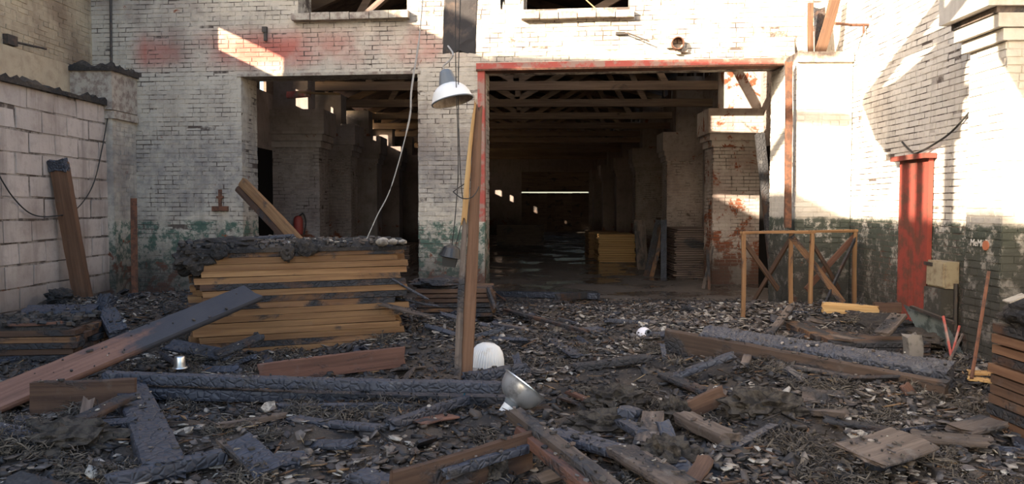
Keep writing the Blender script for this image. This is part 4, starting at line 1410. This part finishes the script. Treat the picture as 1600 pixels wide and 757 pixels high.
# ---- trestle frame of thin battens
TA, TB, TC = at_y(1163, 366, 10.75), at_y(1268, 369, 11.0), at_y(1336, 359, 11.42)
TD = TA + TC - TB
tz = TA.z
tr = empty('trestle', (TA.x, TA.y, .2))
tag(tr, 'open frame of thin yellow battens standing before the right-hand pier', 'trestle')
for nm, p in (('leg', TA), ('leg', TB), ('leg', TC), ('leg', TD)):
    timber(nm, None, None, Vector((p.x, p.y, gz(p.x, p.y) - .05)), Vector((p.x, p.y, tz)), .055, .05, 'pine', parent=tr, ns=6, rough=.003, jag=.004, k=2)
for a, b in ((TA, TB), (TB, TC), (TC, TD), (TD, TA)):
    timber('top_rail', None, None, Vector((a.x, a.y, tz + .02)) + (Vector(a) - Vector(b)).normalized() * .04, Vector((b.x, b.y, tz + .02)) + (Vector(b) - Vector(a)).normalized() * .04, .05, .035, 'pine', parent=tr, ns=6, rough=.003, jag=.006, k=2)
zl = lambda p, h: Vector((p.x, p.y, h))
for a, b, mt, wd in ((zl(TD, 1.25), gpt(1175, 476, .0), 'brown', .085), (zl(TA, 1.2), at_y(1215, 452, 11.15), 'brown', .07),
                     (zl(TD, 1.26), at_y(1318, 472, 10.95), 'pine_sooty', .09), (zl(TC, 1.24), at_y(1258, 452, 11.25), 'reddish', .085), (zl(TB, 1.22), at_y(1312, 455, 11.4), 'brown', .06),
                     (zl(TC, 1.25), at_y(1290, 476, 10.9), 'dark', .05)):
    mt = 'brown_char' if mt == 'dark' else mt
    timber('brace', None, None, a, b, .03, wd, mt, parent=tr, ns=6, rough=.003, k=2)

# ---- fittings on the right wall
dr = empty('red_door_leaf', (RX - .03, 9.95, .2))
tag(dr, 'narrow red painted plank door standing against the right wall', 'door')
ya, yb = 9.58, 10.33
for i in range(5):
    y0_ = ya + i * (yb - ya) / 5
    m = MB(); m.box(RX - .075 + R.uniform(-.004, .004), y0_ + .004, .12, RX - .02, y0_ + (yb - ya) / 5 - .004, 2.25); m.build('board', MT['red_paint'], dr)
m = MB(); m.box(RX - .16, ya - .06, 2.25, RX - .02, yb + .08, 2.31); m.build('cap', MT['red_paint'], dr)
m = MB(); m.tube(catmull([(RX - .04, 10.35, 2.5), (RX - .06, 10.1, 2.38), (RX - .1, 9.8, 2.33), (RX - .05, 9.2, 2.50), (RX - .03, 8.75, 2.75)]), .012)
tag(m.build('cable', MT['wire_dark'] ), 'dark cable looping on the wall above the red door', 'cable')
eb = empty('switch_box', at_y(1480, 425, 9.2))
tag(eb, 'cream metal switch box hanging on the right wall', 'box')
b0 = at_y(1481, 427, 9.2)
bx = MB(); bx.box(RX - .16, 8.98, b0.z - .16, RX - .012, 9.38, b0.z + .14); bx.build('box_body', MT['cream'], eb)
bx = MB(); bx.box(RX - .185, 9.0, b0.z - .14, RX - .162, 9.36, b0.z + .12); bx.build('box_door', MT['cream'], eb)
bx = MB(); bx.box(RX - .20, 9.22, b0.z + .08, RX - .185, 9.40, b0.z + .12); bx.build('latch', MT['dark_steel'], eb)
m = MB(); m.tube([(RX - .05, 8.97, b0.z - .1), (RX - .05, 8.96, .2)], .025)
tag(m.build('conduit', MT['dark_steel']), 'dark pipe running down the wall beside the switch box', 'pipe')
bl = empty('masonry_block_pair', (RX - .12, 9.15, .2))
tag(bl, 'pair of whitewashed blocks standing under the switch box', 'block')
for i in range(2):
    m = MB(); m.box(RX - .20, 9.0, .10 + i * .33, RX - .01, 9.38, .42 + i * .33); m.build('block', MT['right'], bl)
m = MB()
pA = at_y(1357, 45, 11.75); pB = at_y(1414, 43, 11.75)
m.tube([(RX + .02, 11.5, pA.z), (RX - .25, 11.5, pA.z), (RX - .56, 11.3, pA.z - .02)], .02)
m.tube([(RX - .08, 11.5, pA.z + .02), (RX - .08, 11.5, pA.z - .12)], .014)
tag(m.build('wall_pipe', MT['rust']), 'short rusty pipe sticking out of the sunlit right wall', 'pipe')
# stubby tags: painted white scribble and orange spot on the pilaster
fc = bpy.data.curves.new('painted_word', 'FONT'); fc.body = 'MeMeй'; fc.size = .10; fc.extrude = .002; fc.shear = .1
fo = bpy.data.objects.new('painted_word', fc); COL.objects.link(fo)
pw = at_x(1515, 384, QX - .02); pw.x = QX - .017
fo.matrix_world = Matrix.Translation(pw) @ Matrix.Rotation(-math.pi / 2, 4, 'Z') @ Matrix.Rotation(math.pi / 2, 4, 'X')
bpy.context.view_layer.update()
wm = bpy.data.meshes.new_from_object(fo)
mw = fo.matrix_world.copy()
bpy.data.objects.remove(fo)
fo = link('painted_word', wm, MT['white_paint'], None, mw)
tag(fo, 'white painted word on the green foot of the right pilaster', 'lettering')
m = MB(); pw2 = at_x(1543, 384, QX)
m.lathe([(0, .0), (.05, .0), (.05, .012), (0, .014)], 14)
tag(m.build('orange_spot', plain('orange_plug', (.42, .15, .08)), None, Matrix.Translation((QX - .012, pw2.y, pw2.z)) @ Matrix.Rotation(-math.pi / 2, 4, 'Y')), 'small orange disc on the green foot of the right pilaster', 'disc')
# metal sheets and sticks in the right corner
sh = empty('ribbed_sheet', at_y(1445, 505, 8.8))
tag(sh, 'bent ribbed zinc sheet lying below the switch box', 'sheet')
m = MB()
s0, s1 = at_y(1424, 500, 9.0), at_y(1490, 528, 8.3)
nR = 20
dirS = (s1 - s0); acr = Vector((-.06, .28, .30))
for i in range(nR + 1):
    for k in (0, 1):
        m.v.append(tuple(s0 + acr * (i / nR - .5) * 1.0 + dirS * k + Vector((0, 0, .02 * (i % 2)))))
for i in range(nR): m.f.append((2 * i, 2 * i + 1, 2 * i + 3, 2 * i + 2))
nb = len(m.v)
m.v += [(a, b, c - .006) for a, b, c in m.v]
for i in range(nR): m.f.append((nb + 2 * i, nb + 2 * i + 2, nb + 2 * i + 3, nb + 2 * i + 1))
m.build('sheet', MT['zinc'], sh)
m = MB(); m.bar(at_y(1424, 480, 8.9), at_y(1490, 505, 8.2), .04, .03); m.build('edge_bar', MT['dark_steel'], sh)
for nm, lb, a, b, r_, mt in (('rusty_rod', 'long rusty rod leaning on the foot of the right pilaster', (1545, 425, 7.5), (1518, 592, 6.9), .016, 'rust'),
                             ('red_stick', 'reddish stick leaning right of the ribbed sheet', (1474, 495, 8.3), (1487, 560, 7.9), .014, 'red_steel'),
                             ('red_stick', 'short reddish stick crossing the leaning one beside the ribbed sheet', (1499, 510, 8.2), (1486, 560, 7.9), .012, 'red_steel'),
                             ('grey_stick', 'grey stick crossing the two reddish ones beside the ribbed sheet', (1504, 523, 8.1), (1482, 568, 7.8), .014, 'grey_wood')):
    m = MB(); m.tube([at_y(*a), at_y(*b)], r_); tag(m.build(nm, MT[mt]), lb, 'rod')

# ---- planks standing on the right pier, rusty post, charred timber inside
pz = 3.95
def onp(px, py): return at_y(px, py, 12.15)
timber('upright_plank', 'short upright reddish plank standing on the right-hand pier', 'plank', onp(1266, 92), onp(1266, 6), .08, .05, 'warm_brown', up=(0, -1, 0), ns=6)
timber('slanted_plank', 'slanted brown plank leaning up from the top of the right-hand pier', 'plank', onp(1279, 91), onp(1308, -8), .16, .06, 'warm_brown', up=(0, -1, 0), ns=8)
timber('dark_board', 'dark board standing between the two planks on the right-hand pier', 'board', at_y(1281, 92, 12.35), at_y(1282, 14, 12.4), .18, .02, 'brown_char', up=(0, -1, 0), ns=5, jag=.04)
timber('split_board', 'thin pointed board standing on the left of the right-hand pier', 'board', onp(1245, 93), onp(1242, 60), .05, .02, 'grey_wood', up=(0, -1, 0), ns=5, taper=(1, .2))
timber('rusty_post', 'orange rusty post along the right edge of the wide gateway', 'post', at_y(1232, 355, 11.92), at_y(1232, 97, 11.95), .10, .06, 'rust', up=(0, -1, 0), ns=16, rough=.006)
timber('burnt_timber', 'charred timber leaning in the dark doorway inside the wide gateway', 'timber', at_y(1212, 458, 13.6), at_y(1188, 210, 14.2), .16, .12, 'brown_char', up=(0, -1, 0), ns=14)

# ---- fittings on the back wall
m = MB()
for (pts) in ([fuz(175, -5), fuz(176, 108)],):
    m.tube([F(pts[0][0], pts[0][1], .04), F(pts[1][0], pts[1][1], .04)], .02)
tag(m.build('wall_conduit', MT['dark_steel']), 'thin dark pipe running down to the left stub pier', 'pipe')
rc = empty('rusty_bracket', F(*fuz(345, 325), .05))
tag(rc, 'rusty cross-shaped bracket on the wall left of the narrow gateway', 'bracket')
u, z = fuz(345, 315)
m = MB(); m.fbox(u - .025, z - .1, u + .025, z + .2, .0, .04); m.build('stem', MT['rust'], rc)
m = MB(); m.fbox(u - .14, z - .16, u + .14, z - .08, .0, .05); m.build('foot', MT['rust'], rc)
m = MB(); m.fbox(u - .06, z + .05, u + .06, z + .09, .0, .045); m.build('arm', MT['rust'], rc)
kb = empty('burnt_fitting', F(*fuz(416, 52), .05))
tag(kb, 'small burnt fitting hanging on the wall above the narrow gateway', 'fitting')
u, z = fuz(416, 55)
m = MB(); m.fbox(u - .05, z + .04, u + .03, z + .13, 0, .06); m.build('mount', MT['dark_steel'], kb)
m = MB(); m.fbox(u - .025, z - .1, u + .025, z + .04, .01, .05); m.build('stub', MT['dark_steel'], kb)
hb = empty('torn_pipe_end', F(*fuz(1060, 72), .05))
tag(hb, 'torn rusty pipe stub with broken bricks sticking out above the wide gateway', 'pipe')
u, z = fuz(1058, 70)
m = MB(); m.lathe([(.085, 0), (.10, .0), (.10, .16), (.085, .16), (.085, 0)], 16, Matrix.Translation(F(u, z, 0)) @ FN.to_track_quat('Z', 'Y').to_matrix().to_4x4()); m.build('pipe_stub', MT['rust'], hb)
for du, dz, sz in ((-.12, -.03, .09), (.11, -.1, .10), (.02, -.13, .07)):
    m = MB(); m.fbox(u + du - sz / 2, z + dz - .03, u + du + sz / 2, z + dz + .035, -.02, .07); m.build('broken_brick', MT['concrete'], hb)
u, z = fuz(972, 52)
m = MB(); m.tube([F(u, z, .0), F(u + .1, z - .03, .12), F(u + .42, z - .17, .16)], .012); m.fbox(u - .1, z - .03, u + .05, z + .01, 0, .06)
tag(m.build('bent_rod', MT['dark_steel']), 'bent thin rod sticking out of the wall under the right-hand window', 'rod')
m = MB(); p = at_x(18, 66, LX + .0); m.tube([(LX, p.y, p.z), (LX + .06, p.y, p.z), (LX + .2, p.y + .5, p.z - .0)], .018); m.box(LX, p.y - .2, p.z - .06, LX + .08, p.y + .02, p.z + .08)
tag(m.build('wall_bracket', MT['dark_steel']), 'dark bracket with a short rod high on the left brick wall', 'bracket')
# soot crust on the block wall and on the stub pier
def hb_(u, v): return .01 + .15 * abs(mnoise.fractal(Vector((u * 14, v * 2, 8)), 1, 2, 4)) + .02
crust('soot_crust', 'black ragged crust of soot along the top of the grey block wall', lambda a, b, h: Vector((LX + .12 + b * (BX - LX - .06), 9.4 + a * 3.4, 3.30 + h)), 60, 8, hb_, 'ash')
crust('soot_crust', 'black ragged crust of soot on top of the left stub pier', lambda a, b, h: Vector((LX + .0 + b * .84, 12.70 + a * .85, 3.85 + h * 1.1)), 20, 20, hb_, 'ash')
# white curl of plaster and wires
m = MB(); m.tube(catmull([at_x(-5, 268, BX + .03), at_x(20, 308, BX + .05), at_x(50, 335, BX + .06), at_x(85, 338, BX + .16), at_x(118, 328, BX + .10), at_x(145, 290, BX + .05), at_x(160, 230, BX + .04), at_x(170, 172, BX + .04)]), .009)
tag(m.build('sagging_cable', MT['wire_dark']), 'black cable sagging across the grey block wall', 'cable')
HW = 6.0
m = MB(); m.tube(catmull([at_y(663, -30, 9.6), at_y(655, 60, 9.6), at_y(643, 140, 9.6), at_y(639, 190, 9.6), at_y(612, 290, 9.55), at_y(588, 340, 9.5), at_y(569, 383, 9.45)]), [.012 if 8 < i < 26 else .007 for i in range(49)])
tag(m.build('hanging_wire', MT['wire']), 'pale loose wire hanging from above down to the big stack', 'wire')
m = MB(); m.tube(catmull([at_y(712, -20, 9.8), at_y(712, 100, 9.8), at_y(716, 250, 9.8), at_y(712, 330, 9.8), at_y(706, 384, 9.8)]), .006)
tag(m.build('lamp_cable', MT['wire_dark']), 'thin dark cable holding the black housing, left of the two', 'cable')
m = MB(); m.tube(catmull([at_y(720, -20, 9.85), at_y(716, 150, 9.85), at_y(720, 280, 9.85), at_y(724, 330, 9.85), at_y(712, 384, 9.8)]), .006)
tag(m.build('lamp_cable', MT['wire_dark']), 'thin dark cable holding the black housing, right of the two', 'cable')
# black lamp housing
bh = empty('black_lamp_housing', at_y(705, 398, 9.8))
tag(bh, 'black lamp housing hanging on cables before the middle pier', 'lamp')
hm = Matrix.Translation(at_y(704, 400, 9.8)) @ Matrix.Rotation(.18, 4, 'Y')
m = MB(); m.lathe([(.0, .13), (.05, .13), (.10, .10), (.125, .03), (.135, .0), (.0, .0)], 24, hm); m.build('hood', MT['black_plastic'], bh)
m = MB(); m.lathe([(.14, 0), (.145, -.012), (.13, -.02), (0, -.02)], 24, hm); m.build('rim', MT['black_plastic'], bh)
m = MB(); m.hexa([hm @ Vector(p) for p in ((-.08, -.06, -.13), (.08, -.06, -.13), (.08, .06, -.13), (-.08, .06, -.13), (-.09, -.07, -.02), (.09, -.07, -.02), (.09, .07, -.02), (-.09, .07, -.02))]); m.build('gear_box', MT['black_plastic'], bh)
# hanging sheet
hs = timber('hanging_sheet', 'dark scorched sheet hanging over the middle pier above the white lamp', 'sheet', at_y(722, -70, 10.6), at_y(719, 80, 10.6), .44, .025, 'scorched', up=(0, -1, 0), ns=16, rough=.008, jag=.05, warp=.02, k=4)
# white pendant lamp
lp = empty('pendant_lamp', at_y(704, 140, 10.0))
tag(lp, 'white enamel dome lamp hanging tilted before the middle pier', 'lamp')
lm = Matrix.Translation(at_y(705, 150, 10.0)) @ Matrix.Rotation(-.24, 4, 'Y') @ Matrix.Rotation(-.10, 4, 'X')
prof = [(.255, -.075), (.262, -.07), (.262, -.06), (.25, -.03), (.235, .02), (.205, .075), (.16, .12), (.105, .15), (.07, .158)]
m = MB(); m.lathe(prof, 48, lm); m.build('shade', MT['enamel'], lp, None, True)
m = MB(); m.lathe([(.252, -.074), (.24, -.03), (.225, .018), (.196, .07), (.152, .112), (.1, .142), (.0, .15)], 48, lm); m.build('shade_inside', MT['enamel_in'], lp, None, True)
m = MB(); m.lathe([(.255, -.077), (.266, -.074), (.266, -.062), (.258, -.06)], 48, lm); m.build('rim', MT['grey_paint'], lp, None, True)
m = MB(); m.lathe([(.12, .14), (.105, .19), (.085, .27), (.07, .32), (.05, .335), (0, .335)], 24, lm, .05, 8); m.build('neck', MT['grey_paint'], lp, None, True)
tp = lm @ Vector((0, 0, .335))
m = MB(); m.tube(catmull([tp, tp + Vector((-.02, 0, .05)), tp + Vector((.06, 0, .12)), tp + Vector((.10, 0, .20)), at_y(700, 72, 10.3)]), .012); m.build('hook', MT['wire'], lp)

# ---- lamps and small things on the ash
dg = gpt(760, 570, .0)
dg = at_y(759, 568, 7.75)
dm = Matrix.Translation((dg.x, dg.y, gz(dg.x, dg.y) - .03)) @ Matrix.Rotation(.10, 4, 'Y')
gl = empty('ribbed_glass_dome', dg)
tag(gl, 'milky ribbed glass dome of a lamp standing on the ash beside the split post', 'lamp glass')
m = MB(); m.lathe([(.17, 0), (.172, .05), (.165, .12), (.145, .19), (.11, .24), (.06, .268), (.0, .275)], 200, dm, .028, 40); m.build('dome', MT['glass'], gl, None, True)
m = MB(); m.lathe([(.168, 0), (.182, 0), (.182, .03), (.17, .03)], 48, dm); m.build('collar', MT['grey_wood'], gl)
timber('charred_beam', 'short charred beam lying before the ribbed glass dome', 'beam', gpt(728, 592, .10), gpt(822, 574, .12), .11, .08, 'char', ns=40, k=4, char=.006, rough=.008)

bg_ = at_y(817, 607, 6.0)
bw = empty('reflector_bowl', bg_)
tag(bw, 'tilted metal lamp reflector lying like a bowl on the ash with a white neck', 'lamp')
axis = Vector((.60, .22, .76)).normalized()       # mouth direction
bm_ = Matrix.Translation(bg_) @ axis.to_track_quat('Z', 'Y').to_matrix().to_4x4() @ Matrix.Scale(.88, 4)
m = MB(); m.lathe([(.07, -.145), (.11, -.135), (.155, -.10), (.185, -.05), (.198, .0), (.204, .03), (.210, .034), (.204, .036), (.190, .0), (.176, -.05), (.148, -.095), (.10, -.126), (.0, -.13)], 48, bm_); m.build('bowl', MT['mirror'], bw, None, True)
m = MB(); m.lathe([(.203, .028), (.214, .030), (.214, .040), (.203, .040)], 48, bm_); m.build('rim', MT['alu'], bw)
m = MB(); m.lathe([(.075, -.14), (.062, -.18), (.055, -.19)], 24, bm_); m.build('collar', MT['grey_paint'], bw, None, True)
m = MB(); m.lathe([(.056, -.185), (.052, -.275), (.046, -.285), (.0, -.285)], 24, bm_); m.build('neck', MT['enamel'], bw, None, True)

cg = gpt(281, 574, .12)
cp = empty('aluminium_cup', cg)
tag(cp, 'small shiny aluminium cup standing upside down behind the long charred beams', 'cup')
cm_ = Matrix.Translation((cg.x, cg.y, cg.z - .01))
m = MB(); m.lathe([(.056, 0), (.05, .05), (.046, .10), (.042, .108), (.0, .108)], 32, cm_); m.build('body', MT['alu'], cp, None, True)
m = MB(); m.lathe([(.054, -.002), (.068, -.002), (.066, .008), (.054, .01)], 32, cm_); m.build('rim', MT['alu'], cp, None, True)

gg = at_y(1006, 523, 8.9)
gb_ = empty('globe_shade', gg)
tag(gb_, 'white globe lamp glass lying on the ash in front of the wide gateway', 'lamp glass')
gm = Matrix.Translation(gg) @ Matrix.Rotation(1.2, 4, 'X') @ Matrix.Rotation(.5, 4, 'Y')
m = MB(); m.lathe([(.035, .078), (.06, .062), (.078, .03), (.084, 0), (.078, -.035), (.055, -.065), (.0, -.084)], 32, gm); m.build('globe', MT['globe'], gb_, None, True)
m = MB(); m.lathe([(.03, .076), (.04, .076), (.04, .095), (.03, .095), (.03, .076)], 24, gm); m.build('neck', MT['grey_paint'], gb_)

# blue cord tied round the crossing beams
pc = gpt(722, 605, .14)
m = MB(); m.tube(catmull([pc + Vector(v) for v in ((-.02, -.09, .06), (.02, -.12, .05), (.03, -.13, -.02), (.0, -.12, -.09), (-.02, -.11, -.10))]), .006)
tag(m.build('blue_cord', MT['wire_blue']), 'bit of blue cord hanging on the crossing charred beams', 'cord')

# ---- inside the hall
def slab_stack(name, label, x0, y0_, w, d, layers, t, mat, z0=0.0, jit=.02, gap=.012):
    e = empty(name, (x0 + w / 2, y0_ + d / 2, z0)); tag(e, label, 'lumber')
    m = MB()
    for l in range(layers):
        j = R.uniform(-jit, jit); n = 5
        for q in range(n):
            jj = R.uniform(-jit, jit) * .5
            m.box(x0 + j, y0_ + q * d / n + .004, z0 + l * (t + gap), x0 + w + j + jj, y0_ + (q + 1) * d / n - .004, z0 + l * (t + gap) + t)
    o = m.build('boards', MT[mat], e); o['kind'] = 'stuff'


slab_stack('board_stack', 'squared stack of pale yellow boards on the hall floor', 2.18, 23.6, 1.08, 1.6, 16, .04, 'pine_pale_sunlit')
slab_stack('board_stack', 'stack of duller boards just behind the pale yellow one', 2.05, 25.6, 1.0, 1.6, 16, .04, 'pine')
slab_stack('board_stack', 'tall dark stack of thin burnt boards against a hall pilaster', 3.50, 18.6, .95, 2.2, 28, .025, 'roof', jit=.05, gap=.016)
slab_stack('board_stack', 'dark stack of boards far back on the left of the hall', -1.2, 34.0, 2.0, 1.4, 16, .04, 'roof')
slab_stack('board_stack', 'low dark stack of boards by the hall pilaster on the left', -4.3, 21.3, 1.2, 1.8, 12, .04, 'roof')
for i, (a, b, w_, mt, lb) in enumerate((((1010, 420, 19.0), (1030, 345, 19.6), .16, 'brown_char', 'dark plank leaning by the second hall pilaster'), ((1018, 418, 18.8), (1036, 360, 19.2), .10, 'pine_sooty', 'narrow yellowish plank leaning by the second hall pilaster'),
                                   ((1036, 420, 18.6), (1038, 345, 19.0), .14, 'char', 'black upright plank by the second hall pilaster'), ((1005, 395, 21.0), (998, 345, 21.6), .3, 'grey_wood', 'broad grey board leaning behind the second hall pilaster'),
                                   ((1098, 437, 16.2), (1114, 385, 16.7), .07, 'grey_wood', 'thin stick leaning on the first hall pilaster'), ((1108, 436, 16.1), (1106, 390, 16.6), .06, 'brown_char', 'short dark stick leaning on the first hall pilaster'))):
    pq = at_y(*a); pq.z = .0
    timber('leaning_board', lb, 'board', pq, at_y(*b), w_, .03, mt, up=(0, -1, 0), ns=5)
timber('lying_batten', 'pale batten lying on the floor before the first hall pilaster', 'batten', gpt(1085, 436, .03), gpt(1122, 444, .03), .07, .03, 'grey_wood', ns=4)
fx = empty('red_canister', at_y(466, 352, 16.9))
tag(fx, 'small red canister with a dark hose loop hanging behind the gateway timber', 'canister')
pf = at_y(466, 352, 17.0)
m = MB(); m.lathe([(0, -.2), (.09, -.2), (.10, -.18), (.10, .12), (.07, .18), (.03, .2), (0, .2)], 20, Matrix.Translation(pf)); m.build('body', MT['red_ext'], fx, None, True)
m = MB(); m.tube(catmull([pf + Vector((.03, 0, .2)), pf + Vector((.12, -.03, .24)), pf + Vector((.17, -.03, .05)), pf + Vector((.13, -.04, -.2))]), .015); m.build('hose', MT['wire_dark'], fx)
timber('ceiling_batten', 'sunlit broken batten hanging under the eaves inside the narrow gateway', 'batten', at_y(470, 145, 16.0), at_y(528, 147, 15.2), .10, .04, 'pine_pale_sunlit', ns=4, jag=.06)  # pale colour gives the batten its sunlit look
timber('red_beam_end', 'red painted beam end under the eaves inside the narrow gateway', 'beam', at_y(452, 148, 16.6), at_y(483, 147, 16.3), .12, .14, 'red_steel', ns=3, rough=.003)
timber('window_bar', 'loose diagonal lath inside the right-hand upper window', 'lath', F(w2u0 + .8, w2z + .45, -.3), F(w2u0 + 1.25, w2z + .02, -.2), .04, .02, 'pine_pale_sunlit', ns=4)
timber('window_bar', 'dark diagonal timber inside the left-hand upper window', 'timber', F(w1u0 + .6, w1z - .05, -.9), F(w1u1 - .1, w1z + .9, -.9), .14, .1, 'roof', ns=4)

# ================================================================== REMAINS OF THE YARD ROOF (above the frame), shade casters added
rf = empty('added_roof_remnant', (4.2, 6.2, 5.3)); tag(rf, 'added unseen roof remnant jutting from the right wall to shade it', 'roof')  # made-up piece above the view, placed to shade the right wall
timber('rafter', None, None, (RX + .05, 6.15, 5.5), (-.5, 6.25, 5.68), .12, .2, 'char', parent=rf, ns=12)
timber('rafter', None, None, (RX + .05, 4.45, 5.45), (-.5, 4.5, 5.45), .12, .2, 'char', parent=rf, ns=12)
timber('added_purlin', None, None, (1.66, 3.9, 5.25), (1.66, 7.2, 5.15), .1, .14, 'char', parent=rf, ns=10)
m = MB()
for PO in ([(5.85, 3.93), (7.36, 3.72), (8.0, 4.1), (8.5, 4.68), (7.3, 4.85), (6.15, 5.16), (5.75, 5.1)], [(4.95, 5.15), (3.95, 5.15), (3.95, 4.2), (4.6, 4.1), (4.95, 4.5)]):
  m = MB()
  m.v = [(1.64, y_, z_) for y_, z_ in PO] + [(1.67, y_, z_) for y_, z_ in PO]
  k = len(PO)
  m.f = [tuple(range(k)), tuple(range(2 * k - 1, k - 1, -1))] + [(i, i + k, (i + 1) % k + k, (i + 1) % k) for i in range(k)]
  m.build('hanging_sheet', MT['dark_steel'], rf)  # unseen sheets added, outlined to cast shade on right wall and pilaster
timber('added_purlin', None, None, (-.14, 3.9, 5.3), (-.14, 6.4, 5.55), .1, .14, 'char', parent=rf, ns=10)
for (ya_, yb_, zl_) in ((5.10, 5.36, 3.02), (4.78, 4.97, 2.98), (4.12, 4.40, 2.9)):
    timber('shade_lath', None, None, (-.14, (ya_ + yb_) / 2 + .03, 5.4), (-.14, (ya_ + yb_) / 2 - .02, zl_), (yb_ - ya_) * .85, .03, 'char', parent=rf, up=(1, 0, 0), ns=10, jag=.05)  # unseen laths added to throw streaks of shade on the red door
for i, (x0, y0_, x1, y1_, zz0, zz1) in enumerate(((-7.3, 6.2, -1.0, 6.4, 7.2, 6.6), (-7.3, 3.4, -3.6, 3.6, 7.2, 6.9))):
    timber('burnt_rafter', ('longer' if i == 0 else 'shorter') + ' burnt rafter left of the yard roof above the left wall', 'rafter', (x0, y0_, zz0), (x1, y1_, zz1), .14, .2, 'char', ns=14)

# ash and flakes lying on the boards
m = MB(); rr = random.Random(77)
m2 = MB()
for o, L, w, h, roll in DUST:
    n = int(min(40, 150 * L * w + 2))
    if roll > .3: n //= 2
    M4 = o.matrix_world if o.parent is None else o.matrix_basis
    M4 = frame_of[o.name] if o.name in frame_of else M4
    zt = h / 2
    for i in range(n):
        cl = (mnoise.noise(Vector((i * .37, L * 9, w * 7))))
        q = Vector((max(-.48, min(.48, cl * .9 + rr.gauss(0, .12))) * L, rr.uniform(-.46, .46) * w, zt + rr.uniform(0, .012)))
        tgt = m if rr.random() < .45 else m2
        s_ = .008 + .04 * rr.random() ** 3
        k = 5
        rot = M4.to_3x3() @ (Matrix.Rotation(rr.uniform(0, 6.3), 3, 'Z') @ Matrix.Rotation(rr.gauss(0, .3), 3, 'X'))
        c_ = M4 @ q
        if c_.z < gz(c_.x, c_.y): continue
        b = len(tgt.v)
        P = [Vector((math.cos(a * 6.283 / k) * s_ * rr.uniform(.4, .8), math.sin(a * 6.283 / k) * s_ * rr.uniform(.3, .6), 0)) for a in range(k)]
        th_ = .006 if tgt is m else .014
        for dz in (th_ / 2, -th_ / 2):
            for a in P: tgt.v.append(tuple(c_ + rot @ (a + Vector((0, 0, dz)))))
        tgt.f += [tuple(b + a for a in range(k)), tuple(b + 2 * k - 1 - a for a in range(k))] + [(b + a, b + a + k, b + (a + 1) % k + k, b + (a + 1) % k) for a in range(k)]
tag(m.build('flakes_on_boards', MT['flake']), 'small pale flakes lying on top of the fallen boards and beams', 'flakes', None, 'stuff')
tag(m2.build('char_on_boards', MT['chips']), 'small charcoal bits lying on top of the fallen boards and beams', 'charcoal', None, 'stuff')

# labels of the loose small pieces: which one, by the nearest landmark
LM = [('the split post', at_y(722, 585, 7.1)), ('the ribbed glass dome', dg), ('the reflector bowl', bg_), ('the aluminium cup', cg), ('the white globe', gg), ('the trestle', at_y(1240, 470, 11)),
      ('the big stack', on_big(1.2, -.1)), ('the short cracked charred beam', gpt(232, 670)), ('the half-buried red-brown board', gpt(720, 740)), ('the wool ball', gpt(1052, 645)), ('the brown board lid', gpt(1390, 705)),
      ('the tall right stack', Vector((3.3, 5.4, 0))), ('the raised black board', gpt(1100, 575)), ('the threshold beam', gpt(840, 460)), ('the low left stack', on_left(1.6, 0)), ('the notched timber pair', gpt(880, 700))]
bins = {}
for o, lb, cat, grp in LOOSE:
    d = sorted(((Vector((o.location.x - p.x, o.location.y - p.y)).length, nm) for nm, p in LM))[0]
    bins.setdefault((lb, d[1]), []).append((d[0], o, cat, grp))
for (lb, nm), L_ in bins.items():
    L_.sort(key=lambda t: t[0])
    for i, (d, o, cat, grp) in enumerate(L_):
        tag(o, '%s, %s %s' % (lb, 'nearest' if i == 0 else ORD[i] + ' nearest' if i < len(ORD) else 'farthest from', nm), cat, grp)
